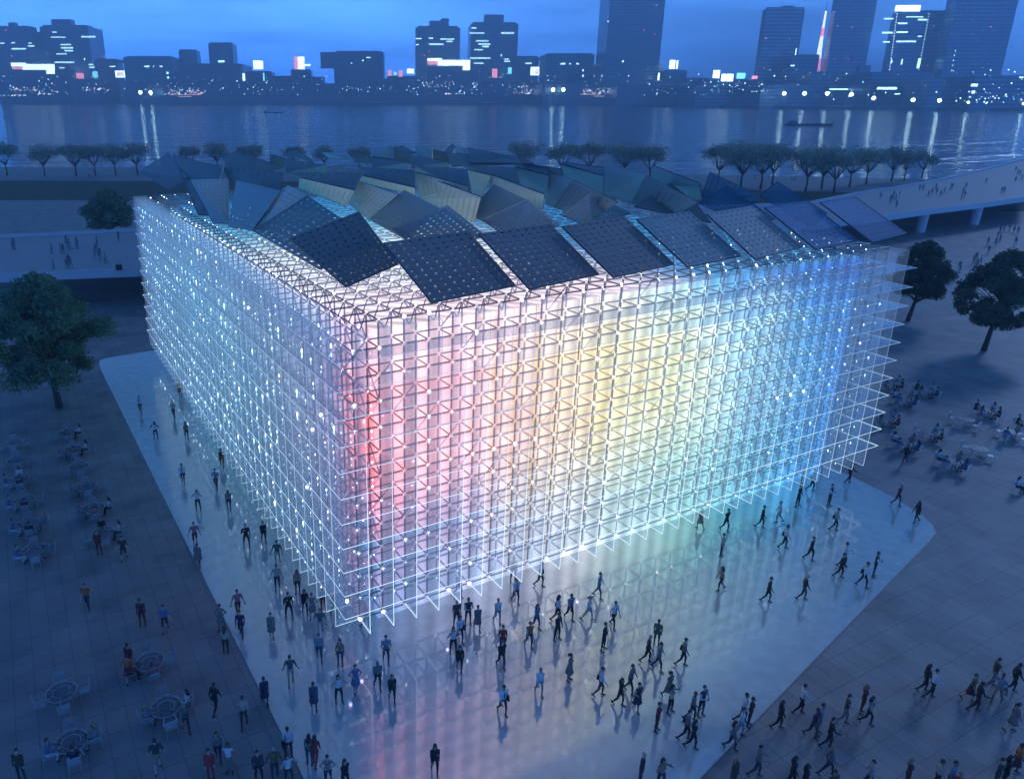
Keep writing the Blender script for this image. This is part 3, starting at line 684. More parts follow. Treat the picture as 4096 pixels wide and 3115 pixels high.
# ------------------------------------------------------------------ people
def bone(a, b, ra, rb, part): return (np.array(a, float), np.array(b, float), ra, rb, part)
SKIN, TORSO, UPARM, FORE, THIGH, SHIN, SHOE, DARK, LIP = range(9)
POSES = {}
def body(name, female=False, lean=0.03, thigh=((0, 0.03, -1), (0, 0.03, -1)), shin=((-.05, 0, -1), (-.05, 0, -1)),
         up=((0, .09, -1), (0, .09, -1)), fore=((.15, -.02, -1), (.2, -.04, -1)), turn=0.0, seat=False, look=0.0):
    """directions are (forward, outward, up), left limb first; the figure faces -Y"""
    f = 0.93 if female else 1.0
    B = []; un = lambda v: np.array(v, float) / np.linalg.norm(v)
    D = lambda v, s: un((s * v[1], -v[0], v[2]))
    hip = np.array([0, 0, 0.93 * f]); tl = np.array([0, -lean, 1.0]); tl /= np.linalg.norm(tl)
    ch = hip + tl * 0.33 * f; nk = hip + tl * 0.53 * f; hd = nk + un((0, -lean * 1.3, 1)) * 0.185 * f
    sw = (0.165 if female else 0.195); hw = 0.095
    # torso as overlapping ellipses turned into closed tubes
    def E(c, rx, ry, rz, part): B.append(('e', np.array(c, float), np.array([rx, ry, rz]), part))
    E(hip, .165 if female else .16, .115, .13, THIGH); E(hip + tl * .12 * f, .135 if female else .152, .10, .14, TORSO)
    E(ch, .15 if female else .178, .108, .19, TORSO); E(ch + tl * .1, .16 if female else .185, .098, .11, TORSO)
    if female:
        for s in (-1, 1): E(ch + np.array([s * .07, -.085, .03]), .06, .05, .06, TORSO)
    B.append(bone(nk - tl * .05, hd - tl * .05, .055, .05, SKIN))
    E(hd + [0, 0, .02], .073, .09, .112, SKIN); E(hd + [0, -.03, -.055], .052, .058, .055, SKIN)
    B.append(bone(hd + [0, -.09, .015], hd + [0, -.108, -.022], .011, .016, SKIN))
    for s in (-1, 1):
        E(hd + [s * .075, .005, .0], .012, .022, .034, SKIN)
    for i, s in enumerate((1, -1)):
        sh = nk - tl * .055 + np.array([s * sw, 0, 0]); e = sh + D(up[i], s) * .29 * f; w = e + D(fore[i], s) * .25 * f
        B.append(bone(nk - tl * .03, sh, .06, .062, TORSO)); B.append(bone(sh, e, .056, .043, UPARM)); B.append(bone(e, w, .041, .028, FORE))
        d = D(fore[i], s); side = np.cross(d, [0, -1, 0.2]); side /= np.linalg.norm(side)
        pn = np.cross(side, d); h0 = w + d * .02; h1 = w + d * .085
        B.append(bone(w - d * .01, w + d * .03, .026, .028, SKIN))
        for k in (-1, 0, 1): B.append(bone(h0 + side * k * .012, h1 + side * k * .024, .015, .013, SKIN))
        for k, L in ((-1.5, .062), (-.5, .078), (.5, .074), (1.5, .056)):
            q = h1 + side * k * .021; q2 = q + d * L * .5 - pn * .004 + side * k * .004; q3 = q2 + d * L * .42 - pn * .022
            B.append(bone(q, q2, .0095, .009, SKIN)); B.append(bone(q2, q3, .009, .0075, SKIN))
        q = h0 + side * .026; q2 = q + d * .035 + side * .03; B.append(bone(q, q2, .012, .010, SKIN)); B.append(bone(q2, q2 + d * .03 + side * .005, .010, .008, SKIN))
        lh = hip + np.array([s * hw, 0, -.03]); kn = lh + D(thigh[i], s) * .42 * f; an = kn + D(shin[i], s) * .41 * f
        B.append(bone(lh, kn, .088, .058, THIGH)); B.append(bone(kn, an, .056, .036, SHIN)); B.append(bone(kn + (an - kn) * .3 + [0, .02, 0], kn + (an - kn) * .5, .05, .04, SHIN))
        dn = D(shin[i], s); fw = un(np.array([s * .12, -1, 0]) - dn * np.dot(np.array([s * .12, -1, 0]), dn) * .8)
        B.append(bone(an - fw * .045 + dn * .035, an + fw * .11 + dn * .05, .042, .036, SHOE)); B.append(bone(an + fw * .1 + dn * .05, an + fw * .17 + dn * .055, .034, .022, SHOE))
        B.append(bone(an, an + dn * .04, .04, .042, SHOE))
    lo = 1e9
    for b in B:
        if isinstance(b[0], str): lo = min(lo, b[1][2] - b[2][2])
        else: lo = min(lo, b[0][2] - b[2], b[1][2] - b[3])
    sh_ = np.array([0, 0, -lo])
    mb = MB(); segs = []
    for b in B:
        if isinstance(b[0], str):
            c = b[1] + sh_; r = b[2]; bm = bmesh.new(); bmesh.ops.create_uvsphere(bm, u_segments=14, v_segments=9, radius=1.0)
            n0 = len(mb.V); mb.V += [(c[0] + v.co.x * r[0], c[1] + v.co.y * r[1], c[2] + v.co.z * r[2]) for v in bm.verts]
            mb.F += [tuple(n0 + v.index for v in fc.verts) for fc in bm.faces]; mb.mi += [0] * len(bm.faces); bm.free()
            segs.append((c, c, float(np.mean(r)), float(np.mean(r)), b[3]))
        else:
            a, c = b[0] + sh_, b[1] + sh_; d = c - a; L = np.linalg.norm(d) + 1e-9; d = d / L
            prof = [(-b[2] * .95, .25), (-b[2] * .7, .72), (0, 1.0)]
            pts = [a + d * t for t, _ in prof] + [c + d * t for t in (0, b[3] * .7, b[3] * .95)]
            rad = [b[2] * k for _, k in prof] + [b[3], b[3] * .72, b[3] * .25]
            mb.tube(pts, rad, 10); segs.append((a, c, b[2], b[3], b[4]))
    o = mb.build('tmp', [])
    md = o.modifiers.new('r', 'REMESH'); md.mode = 'VOXEL'; md.voxel_size = 0.0125; md.use_smooth_shade = True
    sm = o.modifiers.new('s', 'SMOOTH'); sm.factor = .4; sm.iterations = 2
    dg = bpy.context.evaluated_depsgraph_get(); me = bpy.data.meshes.new_from_object(o.evaluated_get(dg)); bpy.data.objects.remove(o)
    nf = len(me.polygons); cen = np.zeros(nf * 3); me.polygons.foreach_get('center', cen); cen = cen.reshape(-1, 3)
    best = np.full(nf, 1e9); idx = np.zeros(nf, dtype=np.int32)
    for a, c, ra, rb, part in segs:
        d = c - a; L2 = max(d @ d, 1e-9); t = np.clip(((cen - a) @ d) / L2, 0, 1); q = a + t[:, None] * d
        dist = np.linalg.norm(cen - q, axis=1) - (ra + (rb - ra) * t)
        k = dist < best; best[k] = dist[k]; idx[k] = part
    H = hd + sh_
    for s in (-1, 1):
        k = np.linalg.norm(cen - (H + [s * .031, -.078, .022]), axis=1) < .016; idx[k] = DARK
    k = (np.linalg.norm((cen - (H + [0, -.088, -.058])) * [.6, 1, 1.6], axis=1) < .017); idx[k] = LIP
    for _ in range(9): me.materials.append(None)
    me.polygons.foreach_set('material_index', idx); me.polygons.foreach_set('use_smooth', np.ones(nf, dtype=bool)); me.update(); me.name = 'person_' + name
    POSES[name] = dict(me=me, head=H, hip=hip + sh_, neck=nk + sh_, female=female, f=f, lean=lean, shin=an + sh_, hand=w + sh_, seat=seat)
W1 = dict(thigh=((.38, .02, -1), (-.22, .02, -1)), shin=((-.05, 0, -1), (-.75, 0, -1)))
W2 = dict(thigh=((-.30, .02, -1), (.42, .02, -1)), shin=((-.62, 0, -1), (.05, 0, -1)))
ST = dict(thigh=((.03, .10, -1), (-.03, .08, -1)), shin=((-.03, .02, -1), (-.06, .02, -1)))
body('mwalk', **W1, up=((-.35, .07, -1), (.32, .06, -1)), fore=((.1, -.04, -1), (.7, -.12, -1)), lean=.07)
body('mwalkb', **W2, up=((.3, .06, -1), (-.4, .07, -1)), fore=((.65, -.1, -1), (.05, -.04, -1)), lean=.06)
body('mstand', **ST)
body('mphone', **dict(ST, thigh=((.05, .2, -1), (-.05, .16, -1))), up=((.1, .18, -1), (.45, .35, -1)), fore=((.3, .0, -1), (.35, -.75, 1)))
body('mcross', **ST, up=((.25, .22, -1), (.25, .22, -1)), fore=((.9, -1.1, .25), (.9, -1.1, .05)))
body('mgest', **W1, up=((-.1, .14, -1), (.5, .15, -1)), fore=((.1, .05, -1), (1, .1, -.12)), lean=.05)
body('mcup', **W1, up=((.15, .2, -1), (.15, .2, -1)), fore=((1, -.35, .05), (1, -.35, .0)), lean=.03)
body('mspread', **W2, up=((.1, .34, -1), (-.05, .4, -1)), fore=((.4, .3, -1), (.35, .4, -1)), lean=.04)
body('fwalk', True, **W1, up=((-.3, .08, -1), (.3, .07, -1)), fore=((.1, 0, -1), (.55, -.1, -1)), lean=.05)
body('fstand', True, **dict(ST, thigh=((.03, .04, -1), (-.03, .03, -1))), up=((.02, .14, -1), (.02, .14, -1)))
body('fhands', True, **dict(ST, thigh=((.12, .16, -1), (-.06, .1, -1))), up=((.5, .55, -.2), (.3, .6, -.4)), fore=((.25, -.7, 1), (.35, -.75, 1)))
body('fhips', True, **W2, up=((-.1, .75, -1), (-.1, .75, -1)), fore=((.35, -.9, -.45), (.35, -.9, -.45)))
body('fstride', True, thigh=((.6, .02, -1), (-.5, .02, -1)), shin=((.1, 0, -1), (-.55, 0, -1)), up=((-.45, .12, -1), (.4, .12, -1)), fore=((0, 0, -1), (.7, 0, -1)), lean=.09)
body('ffold', True, **ST, up=((.2, .16, -1), (.25, .16, -1)), fore=((1, -.75, .1), (1, -.75, .3)))
SE = dict(thigh=((1, .08, -.08), (1, .1, -.05)), shin=((.12, 0, -1), (-.2, 0, -1)), seat=True)
body('mseat', **SE, up=((.4, .12, -1), (.4, .12, -1)), fore=((1, -.25, .1), (1, -.2, .05)), lean=.12)
body('fseat', True, **SE, up=((.4, .12, -1), (.4, .12, -1)), fore=((1, -.35, .35), (1, -.3, .15)), lean=.08)

CL = {'k': (.008, .008, .010), 'd': (.035, .037, .045), 'g': (.16, .165, .175), 'w': (.62, .63, .66), 'c': (.42, .39, .32), 'n': (.016, .024, .07), 'b': (.09, .16, .32), 't': (.05, .12, .13), 'e': (.055, .10, .085),
      'o': (.42, .12, .04), 'r': (.36, .035, .03), 'm': (.11, .015, .018), 'v': (.13, .12, .06), 'p': (.40, .15, .17), 'y': (.30, .23, .15), 'j': (.045, .075, .13), 'x': (.06, .04, .03), 'h': (.22, .26, .33), 's': (.30, .19, .14), 'l': (.38, .28, .12), 'q': (.30, .30, .31)}
PM = {}
def cmat(c):
    if c not in PM:
        if c == 'f':
            M, N = newmat('checked cloth'); t = N.n('TexCoord'); k = N.n('TexChecker'); k.inputs['Scale'].default_value = 22; k.inputs[1].default_value = (.03, .03, .035, 1); k.inputs[2].default_value = (.22, .21, .2, 1)
            N.put(k.inputs[0], t.outputs['Object']); p = N.n('BsdfPrincipled'); N.put(p.inputs[0], k.outputs[0]); p.inputs['Roughness'].default_value = .8; N.put(N.out.inputs[0], p); PM[c] = M
        elif c == 'F':
            M, N = newmat('printed cloth'); t = N.n('TexCoord'); k = N.n('TexVoronoi'); k.inputs['Scale'].default_value = 16; N.put(k.inputs[0], t.outputs['Object'])
            p = N.n('BsdfPrincipled'); N.put(p.inputs[0], N.ramp(k.outputs['Distance'], [(.2, (.03, .05, .09)), (.5, (.16, .17, .15))])); p.inputs['Roughness'].default_value = .8; N.put(N.out.inputs[0], p); PM[c] = M
        else: PM[c] = mat('cloth ' + c, tuple(v * .7 for v in CL[c]), .75, bump=.25, bscale=30, vary=.18)
    return PM[c]
MSKIN = [mat('skin light', (.42, .26, .19), .5), mat('skin mid', (.26, .15, .10), .5), mat('skin deep', (.10, .055, .038), .5)]
MSHOE = mat('shoe leather', (.012, .012, .013), .35); MEYE = mat('eye', (.02, .015, .012), .2); MLIP = mat('lips', (.28, .10, .09), .4)
HAIRC = {'k': mat('black hair', (.008, .007, .007), .45), 'n': mat('brown hair', (.035, .02, .012), .5), 'b': mat('blond hair', (.20, .14, .07), .5), 'g': mat('grey hair', (.22, .22, .22), .6)}
HM = {}
def hair_mesh(style, pose):
    key = (style, pose)
    if key in HM: return HM[key]
    p = POSES[pose]; h = p['head']; mb = MB(); bm = bmesh.new(); bmesh.ops.create_uvsphere(bm, u_segments=18, v_segments=12, radius=1.0)
    rg = random.Random(len(HM)); thick = {'s': 1.0, 'l': 1.06, 'p': 1.03, 'c': 1.2}[style]
    n0 = 0
    for v in bm.verts:                                   # cap, pulled back off the face
        x, y, z = v.co; k = thick * (1 + .03 * math.sin(9 * x + 7 * y + 11 * z))
        low = -0.35 if style == 's' else -0.6
        X, Y, Z = x * .081 * k, y * .097 * k + .014, z * .118 * k + .034
        if y < -.15: Z = max(Z, .065 + (-y - .15) * .02); Y = max(Y, -.075)
        Z = max(Z, low * .12)
        mb.V.append((h[0] + X, h[1] + Y, h[2] + Z))
    mb.F = [tuple(v.index for v in f.verts) for f in bm.faces]; mb.mi = [0] * len(mb.F); bm.free()
    if style == 'l':
        mb.tube([h + [0, .05, .03], h + [0, .085, -.08], h + [0, .10, -.2], h + [0, .095, -.3]], [.075, .082, .075, .03], 10)
        for s in (-1, 1): mb.tube([h + [s * .06, .01, .04], h + [s * .08, .02, -.08], h + [s * .075, .03, -.2]], [.03, .034, .012], 7)
    if style == 'p': mb.tube([h + [0, .08, .06], h + [0, .135, .05], h + [0, .15, -.04], h + [0, .13, -.15]], [.028, .04, .034, .01], 8)
    me = mb.build('hair', [None], smooth=True); d = me.data; bpy.data.objects.remove(me); HM[key] = d; return d
SKM = {}
def skirt_mesh(pose, length):
    key = (pose, length)
    if key in SKM: return SKM[key]
    p = POSES[pose]; h = p['hip']; mb = MB(); n = 20; rows = [(.12, .138, .108), (.0, .172, .135), (-.2, .2, .17), (-length, .235, .215)]
    for z, rx, ry in rows:
        for k in range(n):
            a = 6.2832 * k / n; w = 1 + .03 * math.sin(5 * a) * (z < -.1); mb.V.append((h[0] + rx * w * math.cos(a), h[1] + ry * w * math.sin(a), h[2] + z))
    for r in range(len(rows) - 1):
        for k in range(n): mb.F.append((r * n + k, (r + 1) * n + k, (r + 1) * n + (k + 1) % n, r * n + (k + 1) % n))
    mb.F.append(tuple(range(n))); mb.F.append(tuple(range(3 * n, 4 * n))[::-1]); mb.mi = [0] * len(mb.F)
    o = mb.build('skirt', [None], smooth=True); d = o.data; bpy.data.objects.remove(o); SKM[key] = d; return d
TIE = {}
def tie_mesh(pose):
    if pose in TIE: return TIE[pose]
    p = POSES[pose]; t = p['neck']; l = p['lean']; mb = MB(); q = lambda d, y: Vector((t[0], t[1] - y + l * d, t[2] - d))
    pts = [q(.02, .062), q(.09, .108), q(.2, .125), q(.33, .118), q(.40, .116)]; w = [.018, .022, .03, .036, .006]
    for p_, ww in zip(pts, w): mb.V += [(p_.x - ww, p_.y, p_.z), (p_.x + ww, p_.y, p_.z), (p_.x + ww, p_.y + .02, p_.z), (p_.x - ww, p_.y + .02, p_.z)]
    for i in range(4):
        for k in range(4): mb.F.append((4 * i + k, 4 * i + (k + 1) % 4, 4 * i + 4 + (k + 1) % 4, 4 * i + 4 + k))
    mb.F += [(3, 2, 1, 0), (16, 17, 18, 19)]; mb.mi = [0] * len(mb.F); o = mb.build('tie', [None]); d = o.data; bpy.data.objects.remove(o); TIE[pose] = d; return d
MBAG = mat('black bag', (.012, .012, .014), .5)
rp = random.Random(5)
def link_child(name, me, M, parent):
    o = bpy.data.objects.new(name, me); COL.objects.link(o); o.parent = parent
    if M: o.material_slots[0].link = 'OBJECT'; o.material_slots[0].material = M
    return o
def person(loc, rz, pose, top, bottom, hair, label, opts='', group='people crossing the plaza', scale=1.0):
    """opts: S short sleeves, H shorts, K knee skirt, D dress in the colour of the top, V sleeves of a lighter shirt, T tie, B shoulder bag"""
    p = POSES[pose]; o = bpy.data.objects.new('person', p['me']); COL.objects.link(o); o.location = loc; o.rotation_euler = (0, 0, rz); o.scale = (scale,) * 3
    sk = MSKIN[(0, 0, 0, 1, 1, 2)[rp.randrange(6)]]; t = cmat(top); b = cmat(bottom); bare = any(c in opts for c in 'KDH')
    ms = [sk, t, sk if 'N' in opts else (cmat('w') if 'V' in opts else t), sk if ('S' in opts or 'N' in opts) else (cmat('w') if 'V' in opts else t),
          (t if 'D' in opts else b), sk if bare else b, MSHOE, MEYE, MLIP]
    for s, M in zip(o.material_slots, ms): s.link = 'OBJECT'; s.material = M
    tag(o, label, 'person', group)
    if hair[0] != 'z': link_child('hair', hair_mesh(hair[0], pose), HAIRC[hair[1]], o)
    if 'K' in opts or 'D' in opts: link_child('skirt', skirt_mesh(pose, .36), t if 'D' in opts else b, o)
    if 'T' in opts: link_child('tie', tie_mesh(pose), cmat('e' if 'G' in opts else 'k'), o)
    if 'B' in opts:
        mb = MB(); h = p['hip']; n = p['neck']
        mb.hexa([(.19, -.13, h[2] - .12), (.29, -.13, h[2] - .12), (.29, .2, h[2] - .12), (.19, .2, h[2] - .12), (.2, -.11, h[2] + .16), (.27, -.11, h[2] + .16), (.27, .18, h[2] + .16), (.2, .18, h[2] + .16)])
        g = mb.build('shoulder_bag', MBAG); s2 = MB()
        s2.tube([(.24, .03, h[2] + .15), (.2, -.13, n[2] - .3), (.12, -.12, n[2] - .12), (.07, -.01, n[2] + .015), (.12, .12, n[2] - .12), (.2, .13, n[2] - .3), (.24, .05, h[2] + .15)], .014, 5)
        s2.build('strap', MBAG, g)
        g.location = loc; g.rotation_euler = (0, 0, rz); tag(g, 'black shoulder bag carried by ' + ' '.join(label.split()[:11]), 'bag', 'bags carried on the plaza')
    return o
def facing(deg):               # 0 towards the viewer, 90 to the picture's right, 180 away
    a = math.radians(deg); d = (-FH[0] * math.cos(a) + RH[0] * math.sin(a), -FH[1] * math.cos(a) + RH[1] * math.sin(a))
    return math.atan2(d[1], d[0]) + math.pi / 2
CROP = {'A': (0, 1300, 2.154), 'L': (0, 2080, 1.623), 'M': (1024, 2080, 1.623), 'N': (2048, 2080, 1.623), 'O': (3072, 2080, 1.623), 'C': (3072, 1400, 2.154)}
def cp(c, x, y, z=0.0):
    a, b, s = CROP[c]; return Vector(on_z(a + x / s, b + y / s, z))
